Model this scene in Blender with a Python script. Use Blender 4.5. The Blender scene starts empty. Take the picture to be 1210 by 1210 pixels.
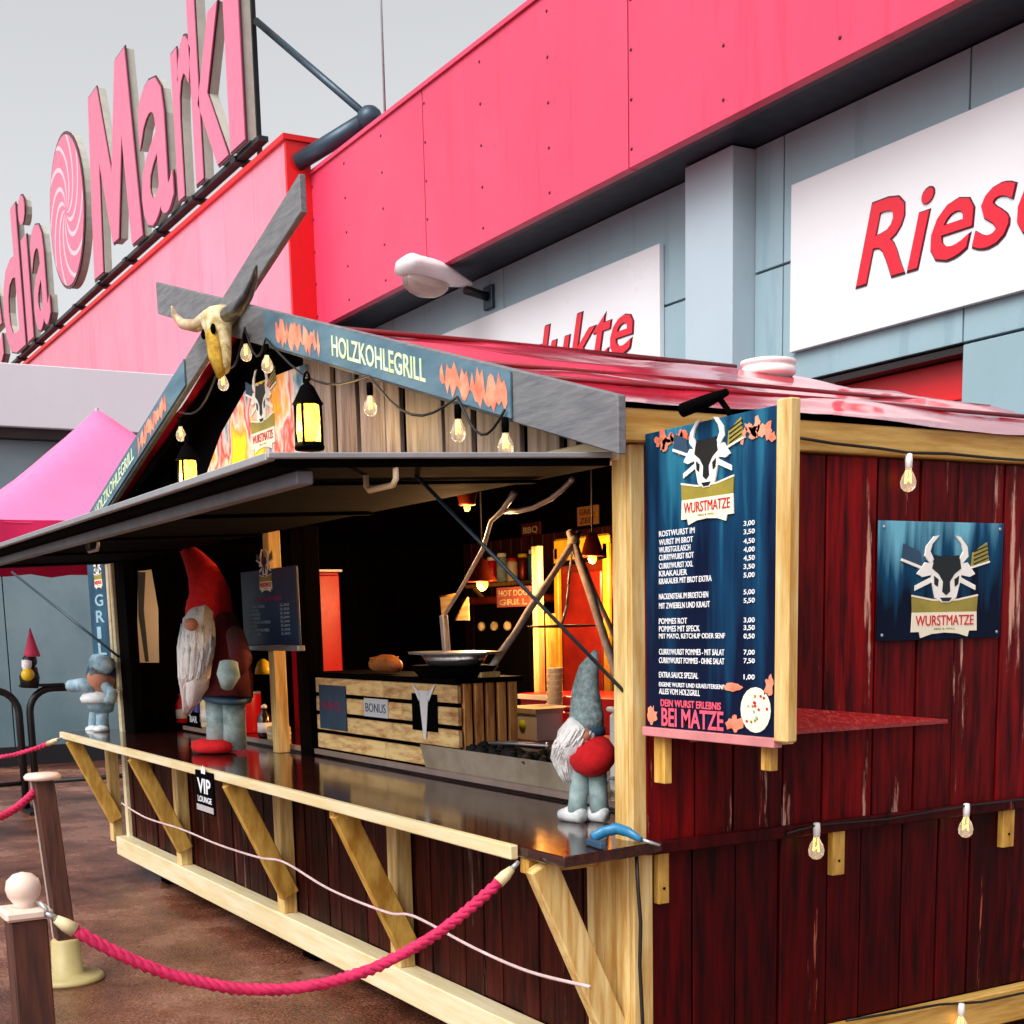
import bpy, bmesh, math, random
from mathutils import Vector, Matrix
random.seed(7)
S = bpy.context.scene
COL = S.collection
R = math.radians

# ------------------------------------------------------------------ camera
F, CX, CY, W0 = 1615.0, 605.0, 1003.0, 1210.0
CAM = Vector((3.478, -2.465, 1.6766))
M3 = Matrix.Rotation(R(-1.279), 3, 'Y') @ Matrix.Rotation(R(9.315), 3, 'X') @ Matrix.Rotation(R(-59.985), 3, 'Z')
right, fwd, up = (M3.transposed() @ Vector(v) for v in ((1, 0, 0), (0, 1, 0), (0, 0, 1)))
cd = bpy.data.cameras.new('camera')
cam = bpy.data.objects.new('camera', cd)
COL.objects.link(cam)
rot = Matrix((right, up, -fwd)).transposed().to_4x4()
cam.matrix_world = Matrix.Translation(CAM) @ rot
cd.sensor_width = 36.0
cd.sensor_fit = 'HORIZONTAL'
cd.lens = F / W0 * 36.0
cd.shift_y = (CY - 605.0) / W0
cd.clip_start, cd.clip_end = 0.05, 2000
S.camera = cam

# ------------------------------------------------------------------ world, sun, exposure
SUN_EL, SUN_AZ = R(48), R(290)          # azimuth measured from +X, counter-clockwise
wd = bpy.data.worlds.new('World')
S.world = wd
wd.use_nodes = True
nt = wd.node_tree
bg = nt.nodes['Background']
sky = nt.nodes.new('ShaderNodeTexSky')
sky.sky_type = 'NISHITA'
sky.sun_disc = False
sky.sun_elevation = SUN_EL
sky.sun_rotation = R(90) - SUN_AZ
sky.air_density, sky.dust_density, sky.ozone_density = 1.0, 4.0, 1.0
hs = nt.nodes.new('ShaderNodeHueSaturation')
hs.inputs['Saturation'].default_value = 0.10
nt.links.new(sky.outputs[0], hs.inputs['Color'])
nt.links.new(hs.outputs[0], bg.inputs['Color'])
bg.inputs['Strength'].default_value = 0.15
sd = bpy.data.lights.new('sun', 'SUN')
sd.energy = 1.5
sd.angle = R(45)
sd.color = (1.0, 0.95, 0.88)
so = bpy.data.objects.new('sun', sd)
COL.objects.link(so)
sdir = Vector((math.cos(SUN_EL) * math.cos(SUN_AZ), math.cos(SUN_EL) * math.sin(SUN_AZ), math.sin(SUN_EL)))
so.rotation_euler = sdir.to_track_quat('Z', 'Y').to_euler()
so.location = sdir * 60
vs = S.view_settings
vs.view_transform = 'Standard'
vs.look = 'None'
vs.exposure = 0.55
vs.gamma = 1.0

# ------------------------------------------------------------------ pixel -> point
def ray(u, v):
    return M3.transposed() @ Vector(((u - CX) / F, 1.0, -(v - CY) / F))
def at(u, v, ax, val):
    d = ray(u, v)
    return CAM + d * ((val - CAM[ax]) / d[ax])
def atp(u, v, p, n):
    d = ray(u, v)
    return CAM + d * ((Vector(p) - CAM).dot(n) / d.dot(n))

# ------------------------------------------------------------------ materials
def lin(h):
    h = h.lstrip('#')
    o = []
    for i in (0, 2, 4):
        c = int(h[i:i + 2], 16) / 255
        o.append(c / 12.92 if c <= 0.04045 else ((c + 0.055) / 1.055) ** 2.4)
    return tuple(o) + (1.0,)
def mul(c, k):
    return (c[0] * k, c[1] * k, c[2] * k, 1)
MATS = {}
def mat(name, c, rough=0.6, var=0.25, scale=6.0, stretch=(1, 1, 1), bump=0.15, metal=0.0, c2=None, objvar=0.0,
        spec=0.5, coat=0.0, emit=None, es=0.0, roughvar=0.12, thr=(0.35, 0.65), wear=None, wearat=0.62, wearscale=(9, 9, 1.2)):
    if name in MATS:
        return MATS[name]
    m = bpy.data.materials.new(name)
    m.use_nodes = True
    t = m.node_tree
    N, L = t.nodes, t.links
    b = N['Principled BSDF']
    if isinstance(c, str):
        c = lin(c)
    c2 = lin(c2) if isinstance(c2, str) else (c2 or mul(c, 1 - var))
    tc = N.new('ShaderNodeTexCoord')
    mp = N.new('ShaderNodeMapping')
    mp.inputs['Scale'].default_value = stretch
    L.new(tc.outputs['Object'], mp.inputs[0])
    oi = N.new('ShaderNodeObjectInfo')
    ad = N.new('ShaderNodeVectorMath'); ad.operation = 'ADD'
    sc = N.new('ShaderNodeVectorMath'); sc.operation = 'SCALE'
    cmb = N.new('ShaderNodeCombineXYZ')
    for i in range(3):
        L.new(oi.outputs['Random'], cmb.inputs[i])
    L.new(cmb.outputs[0], sc.inputs[0]); sc.inputs['Scale'].default_value = 37.0 if objvar else 0.0
    L.new(mp.outputs[0], ad.inputs[0]); L.new(sc.outputs[0], ad.inputs[1])
    nz = N.new('ShaderNodeTexNoise')
    nz.inputs['Scale'].default_value = scale
    nz.inputs['Detail'].default_value = 6
    nz.inputs['Roughness'].default_value = 0.62
    L.new(ad.outputs[0], nz.inputs['Vector'])
    rp = N.new('ShaderNodeMapRange')
    rp.inputs['From Min'].default_value, rp.inputs['From Max'].default_value = thr
    L.new(nz.outputs[0], rp.inputs[0])
    mx = N.new('ShaderNodeMix'); mx.data_type = 'RGBA'
    mx.inputs['A'].default_value, mx.inputs['B'].default_value = c, c2
    L.new(rp.outputs[0], mx.inputs['Factor'])
    out = mx.outputs['Result']
    if objvar:
        h = N.new('ShaderNodeHueSaturation')
        r2 = N.new('ShaderNodeMapRange')
        r2.inputs['To Min'].default_value, r2.inputs['To Max'].default_value = 1 - objvar, 1 + objvar
        L.new(oi.outputs['Random'], r2.inputs[0])
        L.new(r2.outputs[0], h.inputs['Value'])
        L.new(out, h.inputs['Color'])
        out = h.outputs[0]
    if wear:
        wm = N.new('ShaderNodeMapping'); wm.inputs['Scale'].default_value = wearscale
        L.new(ad.outputs[0], wm.inputs[0])
        wn = N.new('ShaderNodeTexNoise'); wn.inputs['Scale'].default_value = 1.0
        wn.inputs['Detail'].default_value = 8; wn.inputs['Roughness'].default_value = 0.7
        L.new(wm.outputs[0], wn.inputs['Vector'])
        wr = N.new('ShaderNodeMapRange')
        wr.inputs['From Min'].default_value, wr.inputs['From Max'].default_value = wearat, wearat + 0.05
        L.new(wn.outputs[0], wr.inputs[0])
        w2 = N.new('ShaderNodeMix'); w2.data_type = 'RGBA'
        w2.inputs['B'].default_value = lin(wear)
        L.new(out, w2.inputs['A']); L.new(wr.outputs[0], w2.inputs['Factor'])
        out = w2.outputs['Result']
    L.new(out, b.inputs['Base Color'])
    rr = N.new('ShaderNodeMapRange')
    rr.inputs['To Min'].default_value = max(0.02, rough - roughvar)
    rr.inputs['To Max'].default_value = min(1, rough + roughvar)
    L.new(nz.outputs[0], rr.inputs[0]); L.new(rr.outputs[0], b.inputs['Roughness'])
    b.inputs['Metallic'].default_value = metal
    b.inputs['Specular IOR Level'].default_value = spec
    b.inputs['Coat Weight'].default_value = coat
    b.inputs['Coat Roughness'].default_value = 0.08
    if emit:
        b.inputs['Emission Color'].default_value = lin(emit)
        b.inputs['Emission Strength'].default_value = es
    if bump:
        bp = N.new('ShaderNodeBump')
        bp.inputs['Strength'].default_value = bump
        bp.inputs['Distance'].default_value = 0.01
        L.new(nz.outputs[0], bp.inputs['Height']); L.new(bp.outputs[0], b.inputs['Normal'])
    MATS[name] = m
    return m

def glass_mat(name, c, rough=0.03, emit=None, es=0):
    m = bpy.data.materials.new(name); m.use_nodes = True
    b = m.node_tree.nodes['Principled BSDF']
    b.inputs['Base Color'].default_value = lin(c)
    b.inputs['Roughness'].default_value = rough
    b.inputs['Transmission Weight'].default_value = 0.9
    b.inputs['IOR'].default_value = 1.35
    if emit:
        b.inputs['Emission Color'].default_value = lin(emit); b.inputs['Emission Strength'].default_value = es
    MATS[name] = m
    return m

WOODZ = (5, 5, 0.45)      # grain running along Z
WOODX = (0.45, 5, 5)
WOODY = (5, 0.45, 5)
m_pine = mat('pine', '#e2c98c', 0.55, scale=7, stretch=WOODZ, c2='#b98a3c', bump=0.1, objvar=0.10)
m_pineX = mat('pine_x', '#e2cf9a', 0.5, scale=7, stretch=WOODX, c2='#c7a25c', bump=0.1, objvar=0.06)
m_pineY = mat('pine_y', '#d8b163', 0.5, scale=7, stretch=WOODY, c2='#b07f33', bump=0.1, objvar=0.06)
m_brace = mat('brace_pine', '#d8ad54', 0.5, scale=7, stretch=(5, 2.5, .8), c2='#a06f22', bump=0.1, objvar=0.12)
m_cream = mat('cream_paint', '#e8dcbc', 0.45, scale=5, stretch=WOODX, c2='#d8c391', bump=0.08)
m_plankf = mat('dark_plank', '#3e110c', 0.5, scale=6, stretch=WOODZ, c2='#140504', bump=0.25, objvar=0.45, wear='#6e5048', wearat=0.62, wearscale=(2.2, 2.2, 1.9), spec=.08)
m_planks = mat('oxblood_plank', '#740305', 0.5, scale=6, stretch=WOODZ, c2='#280103', bump=0.3, objvar=0.34, wear='#cf9a88', wearat=0.615, wearscale=(2.2, 2.2, 1.9), spec=.12)
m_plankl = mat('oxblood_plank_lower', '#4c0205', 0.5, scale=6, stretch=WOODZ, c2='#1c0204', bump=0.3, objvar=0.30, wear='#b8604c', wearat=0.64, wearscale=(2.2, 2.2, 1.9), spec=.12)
m_pale = mat('pale_gable_board', '#a08c82', 0.5, scale=5, stretch=WOODZ, c2='#604b42', bump=0.1, objvar=0.10)
m_grey = mat('grey_barge', '#77787b', 0.65, scale=11, stretch=(.7, 3, 6), c2='#5e6066', bump=0.2)
m_black = mat('black_stain', '#060506', 0.8, scale=8, bump=0.1, spec=.02)
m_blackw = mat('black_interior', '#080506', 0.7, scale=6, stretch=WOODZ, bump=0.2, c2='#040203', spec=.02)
m_counter = mat('wet_counter', '#43201a', 0.10, scale=5, stretch=WOODX, c2='#1d0b08', bump=0.05, roughvar=0.05, spec=0.6)
m_steel = mat('steel_blue', '#3a4c5a', 0.4, metal=0.5, bump=0.05)
m_steeld = mat('dark_steel', '#2a2b30', 0.45, metal=0.4, bump=0.05)
m_galv = mat('galvanised', '#b9bcc0', 0.35, metal=0.6, bump=0.05)
m_white = mat('white_plastic', '#eceae8', 0.35, var=0.06, bump=0.03)
m_red = mat('red_paint', '#c8061a', 0.35, var=0.2, bump=0.04)
m_roof = mat('red_roof_sheet', '#e02a48', 0.17, var=0.3, scale=3, bump=0.12, spec=0.7, coat=0.6, roughvar=0.08)
m_roofseam = mat('roof_seam', '#7d0414', 0.3, bump=0.05)
m_fascia = mat('fascia_red', '#df3f64', 0.38, var=0.18, scale=.8, bump=0.22, objvar=0.07, wear='#cc3658', wearat=.56, wearscale=(3.5, 3.5, .22))
m_parapet = mat('parapet_pink', '#ee8299', 0.42, var=0.10, scale=1.0, bump=0.04, objvar=0.05, wear='#e0748c', wearat=.57, wearscale=(3.5, 3.5, .22))
m_redret = mat('parapet_return', '#dc0613', 0.45, var=0.1, bump=0.03)
m_wallp = mat('facade_panel', '#8fabb6', 0.40, var=0.12, scale=1.0, bump=0.04, objvar=0.04, wear='#839fab', wearat=.56, wearscale=(3.5, 3.5, .22))
m_pil = mat('pilaster_panel', '#a9bcc8', 0.4, var=0.06, scale=1.0, bump=0.02)
m_soff = mat('soffit_blue', '#0d1426', 0.5, var=0.2, bump=0.03)
m_signw = mat('sign_white', '#dde0e5', 0.3, var=0.04, scale=1.0, bump=0.02)
m_signr = mat('sign_red', '#d4112d', 0.3, var=0.05, bump=0.02)
m_letter = mat('letter_pink', '#cf6a88', 0.4, var=0.06, bump=0.02)
m_letside = mat('letter_side', '#b9b5aa', 0.5, var=0.15, bump=0.04)
m_letedge = mat('letter_outline', '#4a1226', 0.4, bump=0)
m_porch = mat('porch_white', '#d3d6de', 0.45, var=0.05, scale=1.0, bump=0.02)
m_porchw = mat('porch_wall', '#7c949c', 0.4, c2='#5f7983', scale=0.7, bump=0.03)
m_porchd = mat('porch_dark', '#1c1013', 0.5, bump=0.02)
m_tent = mat('tent_fabric', '#ef78ab', 0.6, var=0.08, scale=2, bump=0.05)
m_tentv = mat('tent_valance', '#d6105a', 0.6, var=0.2, scale=3, bump=0.05)
m_bulb = glass_mat('bulb_glass', '#fff6e8', 0.04, '#ffe9cc', 0.10)
m_warm = mat('warm_glow', '#ffce4a', 0.5, emit='#ffb52a', es=6.0, bump=0)
m_glass = glass_mat('lantern_glass', '#fff0c0', 0.08, '#ffd84a', 0.8)
m_bone = mat('bone', '#d9cba6', 0.85, c2='#8f7a48', scale=16, bump=0.6, spec=.2)
m_bonel = mat('bone_snout', '#c9a23c', 0.85, c2='#7a5a18', scale=16, bump=0.6, spec=.2)
m_horn = mat('horn', '#3c3a3c', 0.35, c2='#1c1a1c', scale=8, bump=0.1)
m_hornl = mat('horn_pale', '#d6c0a0', 0.35, c2='#9a7c58', scale=8, bump=0.1)
m_felt = mat('red_felt', '#d40a16', 0.95, var=0.3, scale=30, bump=0.4)
m_felt2 = mat('wine_felt', '#5a060c', 0.95, var=0.4, scale=30, bump=0.4)
m_beard = mat('white_fur', '#fbfafa', 0.95, var=0.12, scale=40, stretch=(2, 2, .4), bump=0.9)
m_greyk = mat('grey_knit', '#9fb4b6', 0.95, var=0.45, scale=60, bump=0.8, c2='#6f8388')
m_boot = mat('pale_boot', '#e4e8ea', 0.8, var=0.1, scale=30, bump=0.3)
m_leg = mat('teal_grey_leg', '#a9bfc0', 0.9, c2='#6f8a8a', scale=14, bump=0.4)
m_blue = mat('blue_plastic', '#2c7fae', 0.3, var=0.2, bump=0.03)
m_fig = mat('pale_blue_figure', '#a9c6d4', 0.6, c2='#6d93a8', scale=14, bump=0.2)
m_figd = mat('slate_blue_figure', '#2c4b66', 0.6, bump=0.2)
m_rope = mat('pink_rope', '#d8205c', 0.75, var=0.3, scale=40, bump=0.3)
m_ropeend = mat('rope_ferrule', '#dccfa2', 0.45, var=0.2, bump=0.1)
m_post = mat('brown_post', '#5a3023', 0.5, scale=7, stretch=WOODZ, c2='#2c1512', bump=0.2)
m_postcap = mat('post_cap', '#e6cfc0', 0.45, var=0.15, bump=0.1)
m_postbase = mat('post_base', '#c4b27a', 0.45, var=0.2, bump=0.1)
m_cable = mat('cable_black', '#0b0b0c', 0.5, bump=0)
m_cord = mat('pale_cord', '#d9bdbd', 0.7, bump=0.1)
m_burnt = mat('burnt_pine', '#fbd894', 0.55, scale=5, stretch=(1.3, 4, 6), c2='#b0602a', bump=0.2, objvar=0.12, thr=(0.42, 0.72))
m_burntz = mat('burnt_pine_z', '#eaa55c', 0.55, scale=5, stretch=(6, 6, .8), c2='#7a2a12', bump=0.2, objvar=0.15, thr=(0.42, 0.7))
m_trough = mat('grey_trough', '#b3a493', 0.55, c2='#90826f', scale=4, bump=0.1)
m_coal = mat('charcoal', '#0b0a0a', 0.8, scale=20, bump=0.5)
m_foil = mat('foil', '#d8d8da', 0.2, metal=0.9, bump=0.3, scale=20)
m_bread = mat('bread', '#c47a33', 0.6, c2='#8f4a18', scale=9, bump=0.3)
m_copper = mat('copper_sheet', '#9a3a1c', 0.35, metal=0.7, c2='#5a160c', scale=4, bump=0.1)
m_yellow = mat('yellow', '#e8c41c', 0.4, var=0.1, bump=0.02)
m_gold = mat('emblem_gold', '#a8983a', 0.5, var=0.35, scale=8, bump=0)
m_cream2 = mat('emblem_cream', '#f2ead2', 0.5, var=0.05, bump=0)
m_emw = mat('emblem_white', '#f3f1ea', 0.5, var=0.03, bump=0)
m_emb = mat('emblem_black', '#0b0b0e', 0.5, bump=0)
m_emr = mat('emblem_red', '#c51b26', 0.5, var=0.05, bump=0)
m_print = mat('print_white', '#eef0f6', 0.5, var=0.03, bump=0)
m_printp = mat('print_pink', '#ee5c74', 0.5, var=0.1, bump=0)
m_plum = mat('print_magenta', '#8a1250', 0.5, var=0.1, bump=0)

def board_print(name, base='#04112e', mid='#0b3a5c', hi='#2f7f9c', zc=1.78, hz=0.45):
    """printed sheet: weathered blue planks fading to navy at the foot (the print itself)"""
    m = bpy.data.materials.new(name); m.use_nodes = True
    N, L = m.node_tree.nodes, m.node_tree.links
    b = N['Principled BSDF']
    g = N.new('ShaderNodeTexCoord')
    mp = N.new('ShaderNodeMapping'); mp.inputs['Scale'].default_value = (14, 14, 1.3)
    L.new(g.outputs['Object'], mp.inputs[0])
    nz = N.new('ShaderNodeTexNoise'); nz.inputs['Scale'].default_value = 1.0; nz.inputs['Detail'].default_value = 5
    L.new(mp.outputs[0], nz.inputs['Vector'])
    sp = N.new('ShaderNodeSeparateXYZ'); L.new(g.outputs['Generated'], sp.inputs[0])
    mr = N.new('ShaderNodeMapRange'); mr.inputs['From Min'].default_value = 0.05; mr.inputs['From Max'].default_value = 1.0
    mr.inputs['To Min'].default_value = -0.28; mr.inputs['To Max'].default_value = 0.16
    L.new(sp.outputs[2], mr.inputs[0])
    ad = N.new('ShaderNodeMath'); ad.operation = 'ADD'
    L.new(nz.outputs[0], ad.inputs[0]); L.new(mr.outputs[0], ad.inputs[1])
    cr = N.new('ShaderNodeValToRGB')
    e = cr.color_ramp.elements
    e[0].position, e[0].color = 0.36, lin(base)
    e[1].position, e[1].color = 0.78, lin(hi)
    k = cr.color_ramp.elements.new(0.55); k.color = lin(mid)
    L.new(ad.outputs[0], cr.inputs[0]); L.new(cr.outputs[0], b.inputs['Base Color'])
    b.inputs['Roughness'].default_value = 0.55
    b.inputs['Specular IOR Level'].default_value = 0.12
    MATS[name] = m
    return m
m_board = board_print('menu_print')
m_logo = board_print('logo_print', '#030d26', '#0c4468', '#6fb4cc')

def flame_print(name):
    m = bpy.data.materials.new(name); m.use_nodes = True
    N, L = m.node_tree.nodes, m.node_tree.links
    b = N['Principled BSDF']
    g = N.new('ShaderNodeTexCoord')
    mp = N.new('ShaderNodeMapping'); mp.inputs['Scale'].default_value = (4.2, 4.2, 2.2)
    L.new(g.outputs['Object'], mp.inputs[0])
    nz = N.new('ShaderNodeTexNoise'); nz.inputs['Scale'].default_value = 1; nz.inputs['Detail'].default_value = 4
    L.new(mp.outputs[0], nz.inputs['Vector'])
    cr = N.new('ShaderNodeValToRGB')
    e = cr.color_ramp.elements
    e[0].position, e[0].color = 0.28, lin('#0b1e38')
    e[1].position, e[1].color = 0.64, lin('#ffee10')
    for p, c in ((0.36, '#2f6d92'), (0.42, '#d9cfc4'), (0.47, '#e0251a'), (0.52, '#f0dcc8'), (0.57, '#ff9a1c')):
        k = cr.color_ramp.elements.new(p); k.color = lin(c)
    L.new(nz.outputs[0], cr.inputs[0]); L.new(cr.outputs[0], b.inputs['Base Color'])
    b.inputs['Roughness'].default_value = 0.5
    MATS[name] = m
    return m
m_flame = flame_print('flame_banner_print')
m_fl_o = mat('flame_orange', '#e9a284', 0.55, c2='#d86a4c', scale=14, bump=0)
m_bluesheet = mat('blue_sheet', '#3f6478', 0.5, c2='#5f7f90', scale=3, stretch=(1, 1, 5), bump=0)
m_letyel = mat('letter_pale_green', '#cfe0a0', 0.5, c2='#d8e6d4', scale=10, bump=0)

# ground
m_ground = bpy.data.materials.new('wet_paving'); m_ground.use_nodes = True
def _ground():
    N, L = m_ground.node_tree.nodes, m_ground.node_tree.links
    b = N['Principled BSDF']
    tc = N.new('ShaderNodeTexCoord')
    n1 = N.new('ShaderNodeTexNoise'); n1.inputs['Scale'].default_value = 0.9; n1.inputs['Detail'].default_value = 8; n1.inputs['Roughness'].default_value = .65
    n2 = N.new('ShaderNodeTexNoise'); n2.inputs['Scale'].default_value = 75; n2.inputs['Detail'].default_value = 6
    n3 = N.new('ShaderNodeTexVoronoi'); n3.inputs['Scale'].default_value = 95
    for n in (n1, n2, n3):
        L.new(tc.outputs['Object'], n.inputs['Vector'])
    c1 = N.new('ShaderNodeValToRGB')
    e = c1.color_ramp.elements
    e[0].position, e[0].color = 0.34, lin('#4a2318')
    e[1].position, e[1].color = 0.70, lin('#b08470')
    k = c1.color_ramp.elements.new(0.50); k.color = lin('#7e4d3a')
    L.new(n1.outputs[0], c1.inputs[0])
    c2 = N.new('ShaderNodeMapRange'); c2.inputs['From Min'].default_value = .3; c2.inputs['From Max'].default_value = .7
    c2.inputs['To Min'].default_value = 0.4; c2.inputs['To Max'].default_value = 1.45
    L.new(n2.outputs[0], c2.inputs[0])
    hv = N.new('ShaderNodeHueSaturation'); L.new(c1.outputs[0], hv.inputs['Color']); L.new(c2.outputs[0], hv.inputs['Value'])
    vo = N.new('ShaderNodeTexVoronoi'); vo.inputs['Scale'].default_value = 95
    L.new(tc.outputs['Object'], vo.inputs['Vector'])
    gs = N.new('ShaderNodeSeparateColor'); L.new(vo.outputs['Color'], gs.inputs[0])
    gr = N.new('ShaderNodeMapRange'); gr.inputs['From Min'].default_value = .0; gr.inputs['From Max'].default_value = 1.0
    gr.inputs['To Min'].default_value = .62; gr.inputs['To Max'].default_value = 1.25
    L.new(gs.outputs[0], gr.inputs[0])
    h2 = N.new('ShaderNodeHueSaturation'); L.new(hv.outputs[0], h2.inputs['Color']); L.new(gr.outputs[0], h2.inputs['Value'])
    n5 = N.new('ShaderNodeTexNoise'); n5.inputs['Scale'].default_value = 260; L.new(tc.outputs['Object'], n5.inputs['Vector'])
    sp_ = N.new('ShaderNodeMapRange'); sp_.inputs['From Min'].default_value = .66; sp_.inputs['From Max'].default_value = .70
    L.new(n5.outputs[0], sp_.inputs[0])
    mxs = N.new('ShaderNodeMix'); mxs.data_type = 'RGBA'; mxs.inputs['B'].default_value = lin('#c9a898')
    L.new(h2.outputs[0], mxs.inputs['A']); L.new(sp_.outputs[0], mxs.inputs['Factor'])
    hv = h2
    L.new(mxs.outputs['Result'], b.inputs['Base Color'])
    rr = N.new('ShaderNodeMapRange'); rr.inputs['From Min'].default_value = .38; rr.inputs['From Max'].default_value = .6
    rr.inputs['To Min'].default_value = .05; rr.inputs['To Max'].default_value = .34
    L.new(n1.outputs[0], rr.inputs[0]); L.new(rr.outputs[0], b.inputs['Roughness'])
    bp = N.new('ShaderNodeBump'); bp.inputs['Strength'].default_value = .4; bp.inputs['Distance'].default_value = .006
    ad = N.new('ShaderNodeMath'); ad.operation = 'ADD'
    L.new(n2.outputs[0], ad.inputs[0]); L.new(n3.outputs['Distance'], ad.inputs[1])
    L.new(ad.outputs[0], bp.inputs['Height']); L.new(bp.outputs[0], b.inputs['Normal'])
_ground()

# ------------------------------------------------------------------ mesh helpers
class MB:
    def __init__(s):
        s.v, s.f, s.sm = [], [], []
    def add(s, vs, fs, smooth=False):
        o = len(s.v)
        s.v += [tuple(v) for v in vs]
        s.f += [tuple(i + o for i in f) for f in fs]
        s.sm += [smooth] * len(fs)
        return s
    def box(s, lo, hi):
        x0, y0, z0 = lo; x1, y1, z1 = hi
        return s.add([(x0, y0, z0), (x1, y0, z0), (x1, y1, z0), (x0, y1, z0), (x0, y0, z1), (x1, y0, z1), (x1, y1, z1), (x0, y1, z1)],
                     [(0, 3, 2, 1), (4, 5, 6, 7), (0, 1, 5, 4), (1, 2, 6, 5), (2, 3, 7, 6), (3, 0, 4, 7)])
    def bar(s, p, q, w, h, side=(1, 0, 0)):
        """beam from p to q; w along 'side', h across"""
        p, q = Vector(p), Vector(q)
        d = (q - p).normalized()
        a = Vector(side); a = (a - d * a.dot(d)).normalized() * (w / 2)
        b = d.cross(a).normalized() * (h / 2)
        vs = [p - a - b, p + a - b, p + a + b, p - a + b, q - a - b, q + a - b, q + a + b, q - a + b]
        return s.add(vs, [(0, 1, 2, 3)[::-1], (4, 5, 6, 7), (0, 1, 5, 4), (1, 2, 6, 5), (2, 3, 7, 6), (3, 0, 4, 7)])
    def tube(s, pts, r, n=8, caps=True, sq=(1, 1), ref=None):
        """swept round section; r number or list"""
        pts = [Vector(p) for p in pts]
        rs = r if isinstance(r, (list, tuple)) else [r] * len(pts)
        o = len(s.v); vs = []; prev = None
        for i, p in enumerate(pts):
            d = (pts[min(i + 1, len(pts) - 1)] - pts[max(i - 1, 0)])
            d = d.normalized() if d.length > 1e-9 else Vector((0, 0, 1))
            if prev is None:
                a = Vector(ref) if ref else (Vector((0, 0, 1)) if abs(d.z) < .9 else Vector((1, 0, 0)))
            else:
                a = prev
            a = a - d * a.dot(d)
            a = a.normalized() if a.length > 1e-6 else d.orthogonal().normalized()
            prev = a
            b = d.cross(a)
            for k in range(n):
                t = 2 * math.pi * k / n
                vs.append(p + (a * math.cos(t) * sq[0] + b * math.sin(t) * sq[1]) * rs[i])
        fs = []
        for i in range(len(pts) - 1):
            for k in range(n):
                k2 = (k + 1) % n
                fs.append((i * n + k, i * n + k2, (i + 1) * n + k2, (i + 1) * n + k))
        if caps:
            fs.append(tuple(range(n))[::-1]); fs.append(tuple((len(pts) - 1) * n + k for k in range(n)))
        return s.add(vs, fs, True)
    def lathe(s, prof, c, n=16, axis=(0, 0, 1), sc=(1, 1)):
        ax = Vector(axis).normalized()
        a = ax.orthogonal().normalized() if abs(ax.z) < .99 else Vector((1, 0, 0))
        b = ax.cross(a); c = Vector(c); vs = []
        for (r, h) in prof:
            for k in range(n):
                t = 2 * math.pi * k / n
                vs.append(c + ax * h + (a * math.cos(t) * sc[0] + b * math.sin(t) * sc[1]) * max(r, 1e-4))
        fs = []
        for i in range(len(prof) - 1):
            for k in range(n):
                k2 = (k + 1) % n
                fs.append((i * n + k, i * n + k2, (i + 1) * n + k2, (i + 1) * n + k))
        fs.append(tuple(range(n))[::-1]); fs.append(tuple((len(prof) - 1) * n + k for k in range(n)))
        return s.add(vs, fs, True)
    def ball(s, c, r, sc=(1, 1, 1), n=14, m=8, jit=0):
        c = Vector(c); vs = []; fs = []
        for i in range(m + 1):
            ph = math.pi * i / m
            for k in range(n):
                t = 2 * math.pi * k / n
                j = 1 + (random.uniform(-jit, jit) if 0 < i < m else 0)
                vs.append(c + Vector((math.sin(ph) * math.cos(t) * sc[0], math.sin(ph) * math.sin(t) * sc[1], math.cos(ph) * sc[2])) * r * j)
        for i in range(m):
            for k in range(n):
                k2 = (k + 1) % n
                fs.append((i * n + k, (i + 1) * n + k, (i + 1) * n + k2, i * n + k2))
        return s.add(vs, fs, True)
    def prism(s, poly, O, U, V, N, t=0.004):
        """2D polygon in the (U,V) plane at O, thickness t along N"""
        O, U, V, N = Vector(O), Vector(U), Vector(V), Vector(N)
        n = len(poly)
        vs = [O + U * x + V * y for x, y in poly] + [O + U * x + V * y + N * t for x, y in poly]
        fs = [tuple(range(n)), tuple(range(n, 2 * n))[::-1]] + [(i, i + n, (i + 1) % n + n, (i + 1) % n) for i in range(n)]
        return s.add(vs, fs)

ORI = {}
def tag(o, label, cat, group=None, kind=None):
    if label: o['label'] = label
    if cat: o['category'] = cat
    if group: o['group'] = group
    if kind: o['kind'] = kind
    return o
def thing(name, label, cat, loc, group=None):
    o = bpy.data.objects.new(name, None)
    COL.objects.link(o); o.location = loc
    o.empty_display_size = 0.1
    ORI[o] = Vector(loc)
    return tag(o, label, cat, group)
def build(name, mb, m, parent=None, bev=0.0, label=None, loc=None):
    """mb in world coordinates -> one mesh object; a top-level mesh gets its origin at loc"""
    o0 = ORI[parent] if parent else Vector(loc or (0, 0, 0))
    me = bpy.data.meshes.new(name)
    me.from_pydata([tuple(Vector(v) - o0) for v in mb.v], [], mb.f)
    me.polygons.foreach_set('use_smooth', mb.sm)
    bm = bmesh.new(); bm.from_mesh(me)
    bmesh.ops.recalc_face_normals(bm, faces=bm.faces)
    if bev:
        bmesh.ops.bevel(bm, geom=list(bm.edges), offset=bev, segments=1, affect='EDGES', clamp_overlap=True)
    bm.to_mesh(me); bm.free()
    me.materials.append(m)
    o = bpy.data.objects.new(name, me)
    COL.objects.link(o)
    if parent:
        o.parent = parent
    else:
        o.location = o0
    ORI[o] = o0
    if label: o['label'] = label
    return o
def struct(name, mb, m):
    o = build(name, mb, m); o['kind'] = 'structure'
    return o

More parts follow.
